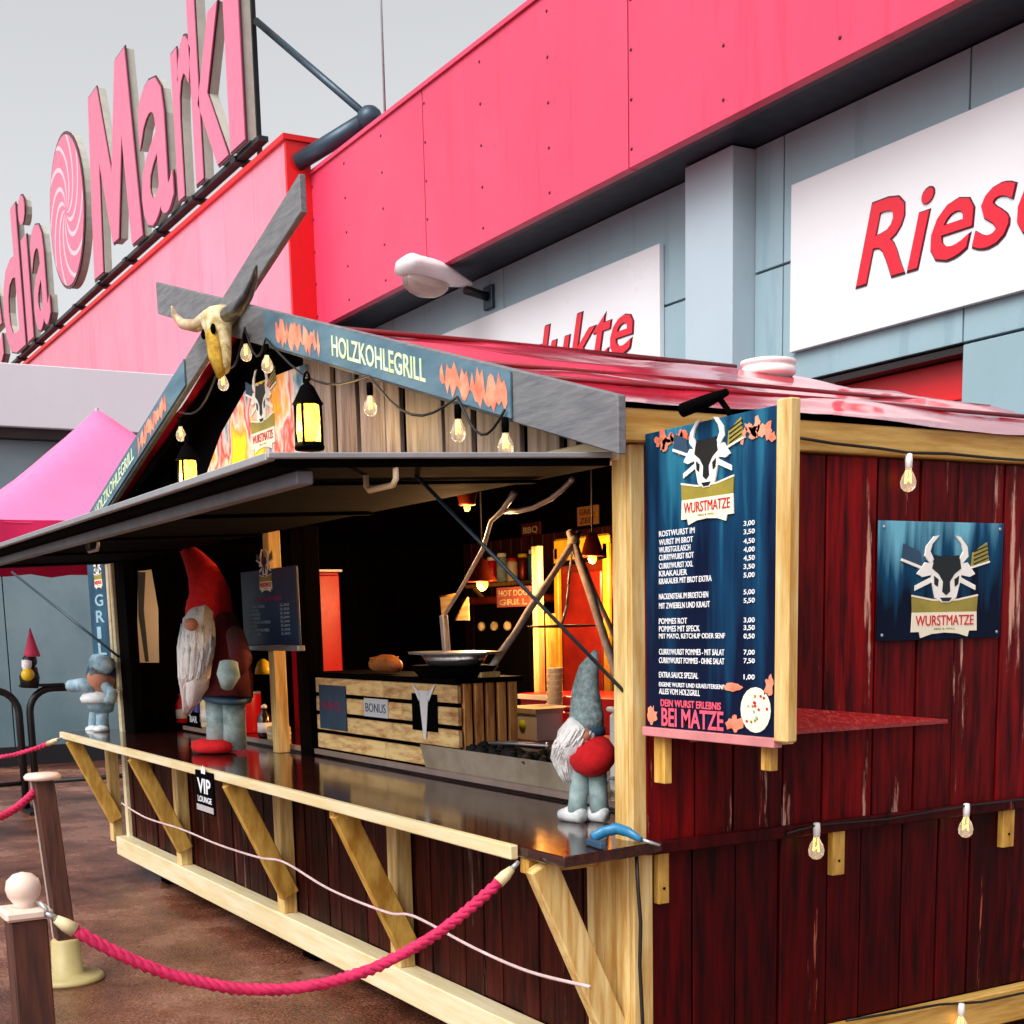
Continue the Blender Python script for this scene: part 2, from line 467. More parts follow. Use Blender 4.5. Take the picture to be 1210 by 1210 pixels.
TCACHE = {}
def glyphs(txt, bold, shear, res=3):
    key = (txt, bold, shear)
    if key not in TCACHE:
        cu = bpy.data.curves.new('t', 'FONT')
        cu.body = txt; cu.size = 1; cu.offset = bold; cu.shear = shear; cu.resolution_u = res
        ob = bpy.data.objects.new('t', cu); COL.objects.link(ob)
        bpy.context.view_layer.update()
        me = bpy.data.meshes.new_from_object(ob.evaluated_get(bpy.context.evaluated_depsgraph_get()))
        bpy.data.objects.remove(ob); bpy.data.curves.remove(cu)
        v = [(p.co.x, p.co.y) for p in me.vertices]
        f = [tuple(p.vertices) for p in me.polygons]
        bpy.data.meshes.remove(me)
        x0, x1 = min(p[0] for p in v), max(p[0] for p in v)
        y0, y1 = min(p[1] for p in v), max(p[1] for p in v)
        TCACHE[key] = ([((x - x0) / (x1 - x0), (y - y0) / (y1 - y0)) for x, y in v], f, (x1 - x0) / (y1 - y0))
    return TCACHE[key]
def text(mb, txt, O, U, V, N, w, h, t=0.002, bold=0.01, shear=0.0):
    """text fitted to a w x h box whose lower left corner is O; flat faces + extruded rim"""
    v, f, _ = glyphs(txt, bold, shear)
    O, U, V, N = Vector(O), Vector(U), Vector(V), Vector(N)
    top = [O + U * (x * w) + V * (y * h) + N * t for x, y in v]
    n = len(top)
    edges = {}
    for p in f:
        for i in range(len(p)):
            e = (p[i], p[(i + 1) % len(p)])
            edges[e] = 1
    bot = [p - N * t for p in top]
    fs = list(f)
    for (a, b) in edges:
        if (b, a) not in edges:
            fs.append((b, a, a + n, b + n))
    return mb.add(top + bot, fs)
X, Y, Z = Vector((1, 0, 0)), Vector((0, 1, 0)), Vector((0, 0, 1))

# ------------------------------------------------------------------ setting: ground
g = MB(); g.add([(-300, -300, 0), (300, -300, 0), (300, 300, 0), (-300, 300, 0)], [(0, 1, 2, 3)])
struct('ground', g, m_ground)

# ================================================================== STORE BUILDING
YF, YW = 5.0, 5.72
XR = at(365, 165, 1, YF).x                       # right end of the raised parapet
zf0, zf1 = at(720, 211, 1, YF).z, at(636, 0, 1, YF).z
store = thing('store_building', 'large store facade with red fascia band above pale grey panels behind the stall', 'building', (-6, YW, 0))
seamA, seamB = at(501, 200, 1, YF).x, at(742, 100, 1, YF).x
st = seamB - seamA
xs = [XR] + [seamA + st * i for i in range(-1, 9) if seamA + st * i > XR + .6]
for a, b in zip(xs, xs[1:]):
    p = build('fascia_panel', MB().box((a + .012, YF, zf0), (b - .012, YF + .10, zf1)), m_fascia, store, 0.004)
    rv = MB()
    for k in range(1, 3):
        for j in range(5):
            xx = a + (b - a) * k / 3; zz = zf0 + .15 + (zf1 - zf0 - .3) * j / 4
            rv.lathe([(.016, 0), (.016, .006), (.006, .010)], (xx, YF, zz), 6, (0, -1, 0))
    for j in range(5):
        zz = zf0 + .15 + (zf1 - zf0 - .3) * j / 4
        rv.lathe([(.016, 0), (.016, .006), (.006, .010)], (a + .05, YF, zz), 6, (0, -1, 0))
    build('rivets', rv, m_letedge, p)
build('fascia_backing', MB().box((XR, YF + .102, zf0 + .02), (xs[-1], YF + .2, zf1 - .02)), m_letedge, store)
build('coping', MB().box((XR, YF - .03, zf1 + .002), (xs[-1], YF + .5, zf1 + .05)), m_fascia, store)
build('soffit', MB().box((XR, YF + .202, zf0 + .03), (xs[-1], YW + .02, zf0 + .10)), m_soff, store)
build('roof_deck', MB().box((-40, YF + .52, zf1 - .6), (xs[-1], 40, zf1 - .4)), m_steeld, store)
# wall panels: grooves at two heights read from the photograph
zg1, zg2 = at(933, 310, 1, YW).z, at(1100, 415, 1, YW).z
rows = [(0.3, zg2 - 1.4), (zg2 - 1.4, zg2), (zg2, zg1), (zg1, zf0 + .03)]
px0 = at(809, 250, 1, YW - .25).x; px1 = at(865, 250, 1, YW - .25).x
dxl = at(962, 448, 1, YW).x; dxr = at(1137, 410, 1, YW).x
zdoor = at(1137, 410, 1, YW).z
cols = [-24, -20.5, -17, -13.5, -10.6, px0, px1, dxl - .4, dxr, dxr + 3.2, dxr + 6.4, dxr + 9.6, dxr + 13]
for (z0, z1) in rows:
    for a, b in zip(cols, cols[1:]):
        if a == px0: continue
        if a == dxl - .4 and z1 <= zg2 + .01: continue         # opening under the lintel
        build('wall_panel', MB().box((a + .008, YW, z0 + .010), (b - .008, YW + .08, z1 - .010)), m_wallp, store, 0.004)
build('wall_core', MB().box((-24, YW + .5, 0), (cols[-1], YW + .6, zf0 + .1)), m_soff, store)
build('wall_backing', MB().box((-24, YW + .082, zg2 + .02), (cols[-1], YW + .14, zf0 + .02)), m_soff, store)
build('wall_backing', MB().box((-24, YW + .082, 0), (dxl - .41, YW + .14, zg2)), m_soff, store)
build('wall_backing', MB().box((dxr + .01, YW + .082, 0), (cols[-1], YW + .14, zg2)), m_soff, store)
build('plinth', MB().box((-24, YW - .02, 0), (dxl - .41, YW + .08, .3)), m_steeld, store)
build('pilaster', MB().box((px0, YW - .25, 0), (px1, YW + .08, zf0 + .02)), m_pil, store, 0.01)
# entrance: red shutter set back below the lintel
build('lintel_shadow', MB().box((dxl - .4, YW + .02, zg2 - .06), (dxr, YW + .3, zg2 - .012)), m_porchd, store)  # near-black strip that paints the shadow under the lintel
dr = build('shutter_door', MB().box((dxl - .38, YW + .18, 2.55), (dxr - .02, YW + .22, zg2 - .07)), mat('shutter_red', '#d81a22', .4, var=.15, scale=1.5), store)
build('door_pane', MB().box((dxl - .36, YW + .24, .05), (dxr - .04, YW + .27, 2.54)), m_soff, store)
for k in range(4):
    xx = dxl - .3 + (dxr - dxl + .2) * k / 3.2
    build('shutter_rib', MB().box((dxl - .36, YW + .165, 2.62 + k * .33), (dxr - .04, YW + .178, 2.64 + k * .33)), m_redret, dr)
# raised pink parapet, standing 0.3 m proud of the fascia
YP = YF - .33
zp1 = at(338, 165, 1, YP).z
pxs = [XR - .02 - 1.25 * i for i in range(0, 24)]
for b, a in zip(pxs, pxs[1:]):
    build('parapet_panel', MB().box((a + .006, YP, 3.0), (b - .006, YP + .06, zp1)), m_parapet, store, 0.003)
build('parapet_return', MB().box((XR - .03, YP - .01, 3.0), (XR + .03, YF - .002, zp1)), m_redret, store)
build('parapet_cap', MB().box((pxs[-1], YP - .05, zp1 + .002), (XR + .06, YF + .3, zp1 + .07)), m_redret, store)
build('parapet_backing', MB().box((pxs[-1], YP + .062, 3.0), (XR - .032, YP + .2, zp1)), m_letedge, store)

# printed panels on the facade -------------------------------------------------
def wall_sign(u0, v0, name, label, x0, x1, z0, z1, txts):
    s = thing(name, label, 'sign', ((x0 + x1) / 2, YW, z0), 'white advertising panels on the store wall')
    build('panel', MB().box((x0, YW - .06, z0), (x1, YW - .004, z1)), m_signw, s, 0.004)
    for (t, xa, za, w, h) in txts:
        ob = MB(); text(ob, t, (xa - .015, YW - .061, za - .015), X, Z, -Y, w + .03, h + .03, .006, .018, .25)
        build('lettering_outline', ob, m_letedge, s)
        ob = MB(); text(ob, t, (xa, YW - .068, za), X, Z, -Y, w, h, .008, .010, .25)
        build('lettering', ob, m_signr, s)
    return s
a = at(934.8, 218.8, 1, YW - .06); b = at(933, 416.7, 1, YW - .06)
r0 = at(1012, 340, 1, YW - .07); r1 = at(1048, 238, 1, YW - .07); r2 = at(1210, 300, 1, YW - .07)
hgt = r1.z - r0.z + .02
wR = (r2.x - r0.x) * 2.02
wall_sign(0, 0, 'wall_sign', 'white wall panel with the big slanted red word Riesen', a.x, a.x + 5.4, b.z, a.z,
          [('Riesen', r0.x, r0.z, wR * .73, hgt)])
c = at(779, 287.4, 1, YW - .06)
e0 = at(748, 415, 1, YW - .07)
wall_sign(0, 0, 'wall_sign', 'white wall panel with the slanted red word Produkte behind the roof ridge', c.x - 6.0, c.x, b.z, c.z,
          [('Produkte', e0.x - 3.35, at(745, 415, 1, YW - .07).z, 3.35, at(745, 352, 1, YW - .07).z - at(745, 415, 1, YW - .07).z + .03)])

# street-lamp style wall light ---------------------------------------------------
base = at(580, 352, 1, YW)
lampt = thing('wall_lamp', 'grey cobra-head lamp on a short arm fixed to the store wall', 'lamp', base)
tip = at(472, 318, 0, base.x)
ld = (tip - base).normalized(); ll = (tip - base).length
build('bracket', MB().box((base.x - .10, YW - .05, base.z - .13), (base.x + .10, YW - .002, base.z + .13)), m_steel, lampt, .01)
build('arm', MB().tube([base + ld * .03, base + ld * .34], .05, 10), m_steeld, lampt)
sh = MB()
n = 12
pts = [base + ld * (.28 + (ll - .28) * i / n) for i in range(n + 1)]
rad = [.08 + .22 * math.sin(min(1, (i / n) * 1.25) * math.pi * .62) ** 1.2 for i in range(n + 1)]
rad[-1] = .10
sh.tube([p + Z * (.07) for p in pts], rad, 14, True, (.38, 1.0), ref=(0, 0, 1))
build('housing', sh, mat('lamp_housing', '#e6e4e6', .35, var=.06), lampt)
bw = MB(); bw.ball(base + ld * (ll * .72) - Z * .06, .20, (.75, 1.45, .80))
build('glass_bowl', bw, glass_mat('lamp_bowl', '#e9cfc4', .12), lampt)

# ================================================================== ENTRANCE PORCH (left background)
XPO = -14.8
porch = thing('entrance_porch', 'white topped entrance porch with grey blue wall beyond the red tent', 'porch', (XPO - 2, 2, 0))
zpt, zpb = at(0, 428, 0, XPO).z, at(170, 511.7, 0, XPO).z
build('white_band', MB().box((XPO - 6, -9, zpb), (XPO, YP - .01, zpt)), m_porch, porch, .01)
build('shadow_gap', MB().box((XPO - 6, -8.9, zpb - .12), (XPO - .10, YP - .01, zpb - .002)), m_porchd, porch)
for k in range(7):
    y1 = YP - .01 - k * 1.9
    build('wall_panel', MB().box((XPO - .38, y1 - 1.9 + .008, .25), (XPO - .30, y1 - .008, zpb - .122)), m_porchw, porch, .003)
build('plinth', MB().box((XPO - 6, -8.9, 0), (XPO - .29, YP - .01, .25)), m_steeld, porch)
build('core', MB().box((XPO - 6, -8.9, .25), (XPO - .385, YP - .02, zpb - .13)), m_soff, porch)

# ================================================================== ROOF SIGN
YS = 4.5
rs = thing('rooftop_sign', 'tall pink illuminated letters with a swirl disc on a steel frame above the parapet', 'sign', (-22, YS, 8))
zb = at(300, 156, 1, YS).z
Hc = at(163, 28, 1, YS).z - at(160, 281, 1, YS).z
Hx = Hc * .70
GL = {'M': [(0, 0), (.12, 1), (.31, 1), (.5, .47), (.69, 1), (.88, 1), (1, 0), (.80, 0), (.735, .60), (.56, .10), (.44, .10), (.265, .60), (.20, 0)],
      't': [(.22, 0), (.86, 0), (.86, .70), (1, .70), (1, .82), (.86, .82), (.86, 1), (.22, 1), (.22, .82), (0, .82), (0, .70), (.22, .70)]}
for k_, P_ in GL.items():
    TCACHE[(k_, .0123, 0)] = (P_, [tuple(range(len(P_)))], 1)
def letter(ch, uL, uR, vmid, h, name='letter', bold=.012, dz=0):
    if ch in GL: bold = .0123
    x0, x1 = at(uL, vmid, 1, YS).x, at(uR, vmid, 1, YS).x
    w = x1 - x0
    body = MB(); text(body, ch, (x0, YS + .15, zb + dz), X, Z, -Y, w, h, .13, bold)
    o = build(name, body, m_letside, rs)
    ol = MB(); text(ol, ch, (x0 - .035, YS + .018, zb + dz - .035), X, Z, -Y, w + .07, h + .07, .02, bold)
    build('outline', ol, m_letedge, o)
    fc = MB(); text(fc, ch, (x0, YS - .003, zb + dz), X, Z, -Y, w, h, .015, bold)
    build('face', fc, m_letter, o)
letter('t', 262, 290, 70, Hc * 1.0)
letter('k', 226, 266, 90, Hc * 1.0)
letter('r', 206, 230, 130, Hx)
letter('a', 165, 203, 170, Hx)
letter('M', 103, 164, 190, Hc)
letter('a', 38, 57, 320, Hx)
letter('i', 28, 36, 330, Hc)
letter('d', 3, 26, 340, Hc)
letter('e', -22, 1, 360, Hx)
letter('M', -68, -26, 370, Hc)
dc = at(79, 250, 1, YS); dwx = abs(at(100, 250, 1, YS).x - at(58, 250, 1, YS).x) / 2
dhz = (at(79, 153, 1, YS).z - at(79, 347, 1, YS).z) / 2
def disc(rx, rz, y0, y1):
    m = MB(); P = []
    for k in range(40):
        t = 2 * math.pi * k / 40
        P.append((math.cos(t) * rx, math.sin(t) * rz))
    return m.prism(P, dc * 1 + Y * (y0 - YS), X, Z, Y, y1 - y0)
dk = build('swirl_disc', disc(dwx, dhz, YS + .02, YS + .16), m_letside, rs)
build('outline', disc(dwx * 1.01, dhz * 1.01, YS - .005, YS + .018), m_letedge, dk)
build('face', disc(dwx * .97, dhz * .97, YS - .014, YS - .006), m_letter, dk)
sw = MB()
for a0 in range(10):
    ins, outs = [], []
    for k in range(15):
        rr_ = .06 + .90 * k / 14
        t = a0 * math.pi / 5 + 1.9 * rr_
        wv = .26 * (.35 + .65 * rr_) / max(rr_, .25) * .45
        ins.append((math.cos(t) * rr_ * dwx, math.sin(t) * rr_ * dhz))
        outs.append((math.cos(t + wv) * rr_ * dwx, math.sin(t + wv) * rr_ * dhz))
    vs = [dc + Y * -.016 + X * p[0] + Z * p[1] for p in ins + outs]
    m_ = len(ins)
    sw.add(vs, [(i, i + 1, i + 1 + m_, i + m_) for i in range(m_ - 1)])
build('swirl', sw, mat('swirl_pale', '#e9b9c6', .4, var=.05), dk)
# steel frame
xl = at(-70, 400, 1, YS).x; xr_ = at(300, 156, 1, YS).x
build('frame_rail', MB().box((xl, YS + .06, zb - .09), (xr_, YS + .20, zb - .025)), m_steeld, rs)
for k in range(14):
    xx = xl + (xr_ - xl) * (k + .5) / 14
    build('strut', MB().bar((xx, YS + .2, zb - .07), (xx + .5, YF + .5, zp1 - .05), .06, .06), m_steel, rs)
    build('clamp', MB().box((xx - .09, YS + .02, zb - .12), (xx + .09, YS + .24, zb - .036)), m_steeld, rs, .01)
    if k % 2:
        build('strut', MB().bar((xx - .1, YS + .2, zb - .07), (xx - .5, YF + .4, zp1 - .05), .05, .05), m_steel, rs)
xk = at(303, 100, 1, YS + .45).x
build('back_post', MB().bar((xk, YS + .45, zb - .2), (xk, YS + .45, zb + Hc * 1.1), .06, .06), m_steeld, rs)
nd = at(437, 140, 1, YF + .45)
build('tie_rod', MB().tube([at(303, 25, 1, YS + .45), nd], .05, 8), m_steel, rs)
build('tie_rod', MB().tube([nd, at(352, 192, 1, YP + .15)], .11, 10), m_steel, rs)
build('node_plate', MB().ball(nd, .17, (1, 1, .9), 10, 6), m_steel, rs)
mp_ = at(455, 140, 1, YF + .35)
mast = thing('lightning_mast', 'thin grey mast rising from the store roof edge', 'mast', (mp_.x, mp_.y, zf1))
build('rod', MB().tube([(mp_.x, mp_.y, zf1), (mp_.x, mp_.y, zf1 + 4)], [.016, .010], 6), m_galv, mast)
build('foot', MB().box((mp_.x - .1, mp_.y - .1, zf1 + .045), (mp_.x + .1, mp_.y + .1, zf1 + .12)), m_galv, mast)

# ================================================================== RED TENT
tc_ = Vector((-9.2, .72, 0))
tent = thing('canopy_tent', 'pink red pop-up canopy tent standing past the end of the stall', 'tent', tc_)
hw, ze, za = 1.5, at(20, 640, 0, -8.7).z + .10, at(110, 485, 1, .72).z
cn = MB(); n = 24; vs = []; fs = []
for i in range(n + 1):
    for j in range(n + 1):
        a_, b_ = -1 + 2 * i / n, -1 + 2 * j / n
        r_ = max(abs(a_), abs(b_))
        h = ze + (za - ze) * ((1 - r_) ** 1.35)
        sag = .06 * (1 - min(abs(a_), abs(b_)) / max(r_, 1e-3)) * r_
        vs.append((tc_.x + a_ * hw, tc_.y + b_ * hw, h - sag * (1 - abs(1 - r_)) + random.uniform(-.004, .004)))
for i in range(n):
    for j in range(n):
        q = i * (n + 1) + j
        fs.append((q, q + 1, q + n + 2, q + n + 1))
cn.add(vs, fs, True)
cno = build('canopy', cn, m_tent, tent)
for (p, q) in (((-1, -1), (1, -1)), ((1, -1), (1, 1)), ((1, 1), (-1, 1)), ((-1, 1), (-1, -1))):
    a_ = Vector((tc_.x + p[0] * hw, tc_.y + p[1] * hw, 0)); b_ = Vector((tc_.x + q[0] * hw, tc_.y + q[1] * hw, 0))
    o_ = (Vector((p[0] + q[0], p[1] + q[1], 0))) * .004
    v_ = MB(); K = 16
    vs = []
    for k in range(K + 1):
        c_ = a_.lerp(b_, k / K) + o_ * (1 + 3 * math.sin(k * 1.9))
        vs += [c_ + Z * (ze + .0), c_ + Z * (ze - .30 - .02 * math.sin(k * 2.3))]
    v_.add(vs, [(2 * k, 2 * k + 1, 2 * k + 3, 2 * k + 2) for k in range(K)], True)
    build('valance', v_, m_tentv, tent)
for sx in (-1, 1):
    for sy in (-1, 1):
        x_, y_ = tc_.x + sx * (hw - .04), tc_.y + sy * (hw - .04)
        build('leg', MB().bar((x_, y_, 0), (x_, y_, ze), .035, .035), m_galv, tent)
build('center_pole', MB().tube([(tc_.x, tc_.y, ze + .1), (tc_.x, tc_.y, za)], .02, 8), m_galv, tent)

# ================================================================== THE STALL
XL, DY = -6.2, 2.75                     # left end, depth
ZS, ZC, ZB = .26, 1.0, 2.30             # sill top, counter, eave beam top
YB = -.13                               # bargeboard plane
XA, ZR = -3.1, 3.14                     # ridge
stall = thing('market_stall', 'wooden sausage grill stall with dark plank walls, open serving flap and red roof', 'stall', (-3.1, 1.4, 0))
# chassis + floor
build('floor', MB().box((XL, .03, .16), (-.03, DY, .24)), m_black, stall)
for x_ in (-5.6, -3.0, -.5):
    build('skid', MB().box((x_ - .08, .05, 0), (x_ + .08, DY - .1, .16)), m_black, stall, .005)
build('front_sill', MB().bar((XL - .02, -.05, .195), (-.0, -.05, .195), .10, .13, (0, 1, 0)), m_cream, stall, .006)
build('side_sill', MB().bar((.03, -.06, .20), (.03, DY, .20), .06, .13, (1, 0, 0)), m_pineY, stall, .006)
# front planks
x_ = XL
while x_ < -.06:
    w_ = random.uniform(.125, .155)
    x1_ = min(x_ + w_, -.03)
    dy = random.uniform(-.006, .004)
    build('front_plank', MB().box((x_ + .004, dy, ZS), (x1_ - .004, dy + .022, ZC - .04)), m_plankf, stall, .003)
    x_ += w_
build('front_lining', MB().box((XL, .032, ZS), (-.03, .05, ZC - .045)), m_black, stall)
# side planks, lower and upper
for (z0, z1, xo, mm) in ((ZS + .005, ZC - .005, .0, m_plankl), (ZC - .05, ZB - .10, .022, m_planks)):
    y_ = .015
    while y_ < DY - .02:
        w_ = random.uniform(.15, .235)
        y1_ = min(y_ + w_, DY)
        dx = random.uniform(-.005, .004) + xo
        build('side_plank', MB().box((dx - .022, y_ + .0045, z0), (dx, y1_ - .0045, z1)), mm, stall, .003)
        y_ += w_
build('side_lining', MB().box((-.05, .0, ZS), (-.032, DY, ZB - .1)), m_black, stall)
build('side_ledge', MB().box((.020, .02, ZC - .045), (.050, DY, ZC - .005)), m_plankl, stall, .004)
m_backw = mat('back_wall_glow_red', '#4a1008', .55, scale=6, stretch=WOODZ, c2='#1a0504', bump=.2, objvar=.3)  # red-brown put into the plank colour to carry the warm lamp glow
build('back_wall', MB().box((XL, DY - .03, .2), (0, DY, ZB)), m_blackw, stall)
for k in range(17):
    build('back_plank', MB().box((-6.12 + k * .15, DY - .052, .25), (-6.12 + k * .15 + .142, DY - .032, ZB)), m_backw, stall, .003)
build('end_wall', MB().box((XL, .03, .2), (XL + .03, DY - .03, ZB)), m_blackw, stall)
# posts & beams
build('corner_post', MB().box((-.075, -.035, .13), (-.004, .035, ZB - .1)), m_pine, stall, .005)
build('corner_trim', MB().box((-.003, -.03, .27), (.020, .045, ZB - .1)), m_pine, stall, .003)
build('left_post', MB().box((XL, -.03, .13), (XL + .06, .04, ZB - .1)), m_cream, stall, .005)
build('left_post', MB().box((XL + .07, -.01, ZC), (XL + .32, .06, ZB - .1)), m_blackw, stall, .005)
mid = at(333, 889, 2, ZC)
mt = at(316, 632, 1, mid.y)
build('middle_post', MB().bar((mid.x, mid.y, ZC), (mid.x, mid.y, ZB - .08), .085, .07, (1, 0, 0)), m_pine, stall, .004)
build('middle_post', MB().bar((mid.x + .23, mid.y + .1, ZC), (mid.x + .23, mid.y + .1, ZB - .08), .17, .09, (1, 0, 0)), m_blackw, stall, .004)
build('eave_beam', MB().box((-.02, -.10, ZB - .095), (.045, DY + .1, ZB)), m_pineY, stall, .004)
build('front_header', MB().box((XL, -.04, ZB - .14), (-.03, .03, ZB - .07)), m_cream, stall, .004)
# counter
yc = -.375
build('counter_top', MB().prism([(-6.45, yc + .02), (.13, yc + .02), (.07, .047), (-.08, .047), (-.08, .33), (-6.45, .33)], (0, 0, ZC - .035), X, Y, Z, .035), m_counter, stall, .003)
build('counter_edge', MB().box((-6.45, yc - .012, ZC - .042), (-.13, yc + .018, ZC + .003)), m_cream, stall, .004)
build('inner_ledge', MB().box((XL + .35, .335, ZC - .03), (-.10, .85, ZC + .035)), m_counter, stall, .003)
build('ledge_strip', MB().box((XL + .35, .318, ZC + .012), (-.10, .334, ZC + .038)), mat('ledge_edge', '#a08a80', .35), stall)
for bx in (-6.4, -4.75, -3.0, -1.65, -.12):
    near = bx > -.5
    build('bracket_post', MB().box((bx - .045, -.085, ZS if bx > -6.3 else .20), (bx + .045, -.012, ZC - .036)), m_pine, stall, .004)
    build('bracket_brace', MB().bar((bx + .072, yc + .045, ZC - .05), (bx + .072, -.062, ZS + .10), .05, .095, (1, 0, 0)), m_pine if near else m_brace, stall, .004)
    build('bracket_arm', MB().bar((bx, yc + .03, ZC - .063), (bx, -.086, ZC - .063), .05, .05, (1, 0, 0)), m_brace, stall, .003)
hk = at(648, 1030, 0, -.07)
build('hasp', MB().box((hk.x - .002, hk.y - .012, ZC - .12), (hk.x + .012, hk.y + .012, ZC - .03)), m_pine, stall)
# serving flap (hinged at the header, propped almost level, drooping a little)
fy = -1.115
def zfl(y): return 2.100 + (y - fy) * .042          # underside of the flap
def slab(x0, x1, y0, y1, d0, d1):
    m_ = MB().box((x0, y0, 0), (x1, y1, 1))
    m_.v = [(x, y, zfl(y) + (d1 if z > .5 else d0)) for x, y, z in m_.v]
    return m_
ZF = 2.12
flap = build('serving_flap', slab(XL + .05, -.06, fy, -.045, 0, .030), m_black, stall, .004)
m_ftrim = mat('flap_trim', '#a4a6ab', .35, var=.2, metal=.3)
build('flap_rim', slab(XL + .05, -.06, fy - .03, fy - .002, .018, .040), m_ftrim, flap, .003)
build('flap_rim', slab(-.058, -.04, fy - .03, -.05, .022, .038), m_ftrim, flap, .003)
build('flap_batten', slab(XL + .05, -.10, fy + .07, fy + .12, -.04, -.002), mat('flap_batten_grey', '#6c7078', .45, var=.3), flap, .004)
for k in range(5):
    xx = XL + .5 + k * 1.3
    build('flap_batten', slab(xx, xx + .05, fy + .15, -.06, -.012, -.002), m_black, flap, .003)
for (u, v) in ((450, 572), (110, 648)):
    h_ = at(u, v, 2, ZF - .04)
    hb = MB().tube([h_ + Vector((-.10, 0, .05)), h_ + Vector((-.10, 0, .005)), h_ + Vector((-.08, 0, -.01)), h_ + Vector((.08, 0, -.01)), h_ + Vector((.10, 0, .005)), h_ + Vector((.10, 0, .05))], .009, 8)
    build('handle', hb, m_galv if u < 200 else m_cream, flap)
build('prop_rod', MB().tube([at(490, 560, 2, ZF + .01), at(742, 822, 1, -.02)], .006, 8), m_steel, flap)
build('prop_rod', MB().tube([at(14, 676, 2, ZF + .01), at(140, 776, 1, -.02)], .009, 8), m_steel, flap)

# roof -------------------------------------------------------------
zeR = ZB + .012
nRoof = Vector((ZR - zeR, 0, .06 - XA)).normalized()
roof = None
for sgn in (1, -1):
    rm = MB(); n1, n2 = 30, 40; vs = []; fs = []
    for i in range(n1 + 1):
        for j in range(n2 + 1):
            s_ = i / n1; y_ = YB + .02 + (2.92 - YB) * j / n2
            xx = XA + sgn * (.06 - XA) * s_ if sgn > 0 else XA - (XA - XL + .2) * s_
            zz = ZR + (zeR - ZR) * s_ - .014 * math.sin(math.pi * s_ * 5 + y_) * math.sin(y_ * 3.1) - .010 * math.sin(s_ * 31 + math.sin(y_ * 4) * 1.5) * s_ * (1 - s_) * 4 + random.uniform(-.002, .002)
            vs.append((xx, y_, zz))
    for i in range(n1):
        for j in range(n2):
            q = i * (n2 + 1) + j
            fs.append((q, q + 1, q + n2 + 2, q + n2 + 1))
    rm.add(vs, fs, True)
    ro = build('roof_sheet', rm, m_roof, stall)
    # sheathing below
    xe = -.03 if sgn > 0 else XL - .16
    lo = MB()
    pr = [(XA, ZR - .03), (xe, zeR - .03), (xe, zeR - .07), (XA, ZR - .075)]
    lo.add([(x, YB + .05, z) for x, z in pr] + [(x, 2.88, z) for x, z in pr], [(0, 1, 2, 3), (7, 6, 5, 4), (0, 4, 5, 1), (1, 5, 6, 2), (2, 6, 7, 3), (3, 7, 4, 0)])
    build('roof_deck', lo, m_blackw, stall)
    if sgn > 0:
        for (u, v) in ((900, 459), (950, 473)):
            q = atp(u, v, (XA, 0, ZR), nRoof)
            build('roof_seam', MB().tube([(q.x, YB + .05, q.z + .006), (q.x, 1.4, q.z + .010), (q.x, 2.92, q.z + .006)], .009, 6), m_roofseam, ro)
build('ridge_cap', MB().tube([(XA, YB + .04, ZR + .005), (XA, 1.3, ZR + .012), (XA, 2.93, ZR + .005)], .014, 6), m_roofseam, stall)
vq = Vector((-2.50, 2.66, 0)); vz = 2.91
vent = build('roof_vent', MB().lathe([(.10, 0), (.10, .09), (.145, .10), (.15, .11), (.15, .135), (.14, .14), (.14, .15), (.15, .155), (.15, .175), (.10, .185), (.02, .19)], (vq.x, vq.y, vz - .03), 20), m_white, stall)
# gable wall
gz0 = ZB - .07
def barge_z(x):            # underside of the roof deck at x
    return (ZR - .08) - abs(x - XA) * (ZR - zeR) / (.15 - XA)
gp = MB(); gp.prism([(XL, gz0), (0, gz0), (0, barge_z(0)), (XA, barge_z(XA)), (XL, barge_z(XL))], (0, .035, 0), X, Z, Y, .02)
build('gable_backing', gp, m_black, stall)
gp = MB(); gp.prism([(XL, ZB), (0, ZB), (0, barge_z(0)), (XA, barge_z(XA)), (XL, barge_z(XL))], (0, DY - .03, 0), X, Z, Y, .03)
build('rear_gable', gp, m_blackw, stall)
xx = -2.55
k = 0
while xx < -.35:
    w_ = (.30, .20, .24, .13, .30, .20)[k % 6]
    x1 = min(xx + w_, -.3)
    b_ = MB(); b_.prism([(xx, gz0), (x1, gz0), (x1, barge_z(x1)), (xx, barge_z(xx))], (0, -.012 - random.uniform(0, .006), 0), X, Z, Y, .02)
    build('gable_board', b_, m_pale, stall, .002)
    xx = x1 + (.05, .045, .015, .05, .03, .04)[k % 6]; k += 1
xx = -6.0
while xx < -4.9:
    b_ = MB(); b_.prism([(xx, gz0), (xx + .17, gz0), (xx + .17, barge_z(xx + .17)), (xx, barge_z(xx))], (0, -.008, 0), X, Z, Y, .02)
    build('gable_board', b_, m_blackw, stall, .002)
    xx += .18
# bargeboards, crossing at the ridge
slR, slL = .283, .268
def barge(xa, za_, xb, zb_, name, hv=.165, y0=YB - .03, y1=YB):
    m_ = MB(); m_.prism([(xa, za_), (xb, zb_), (xb, zb_ - hv), (xa, za_ - hv)], (0, y0, 0), X, Z, Y, y1 - y0)
    return build(name, m_, m_grey, stall, .004)
zt = lambda x: 2.315 + slR * (.145 - x)
zl = lambda x: 3.509 - slL * (-2.068 - x)
bR = barge(.145, zt(.145), -4.25, zt(-4.25), 'bargeboard')
bL = barge(-2.068, zl(-2.068), -6.35, zl(-6.35), 'bargeboard', .15, YB - .062, YB - .032)

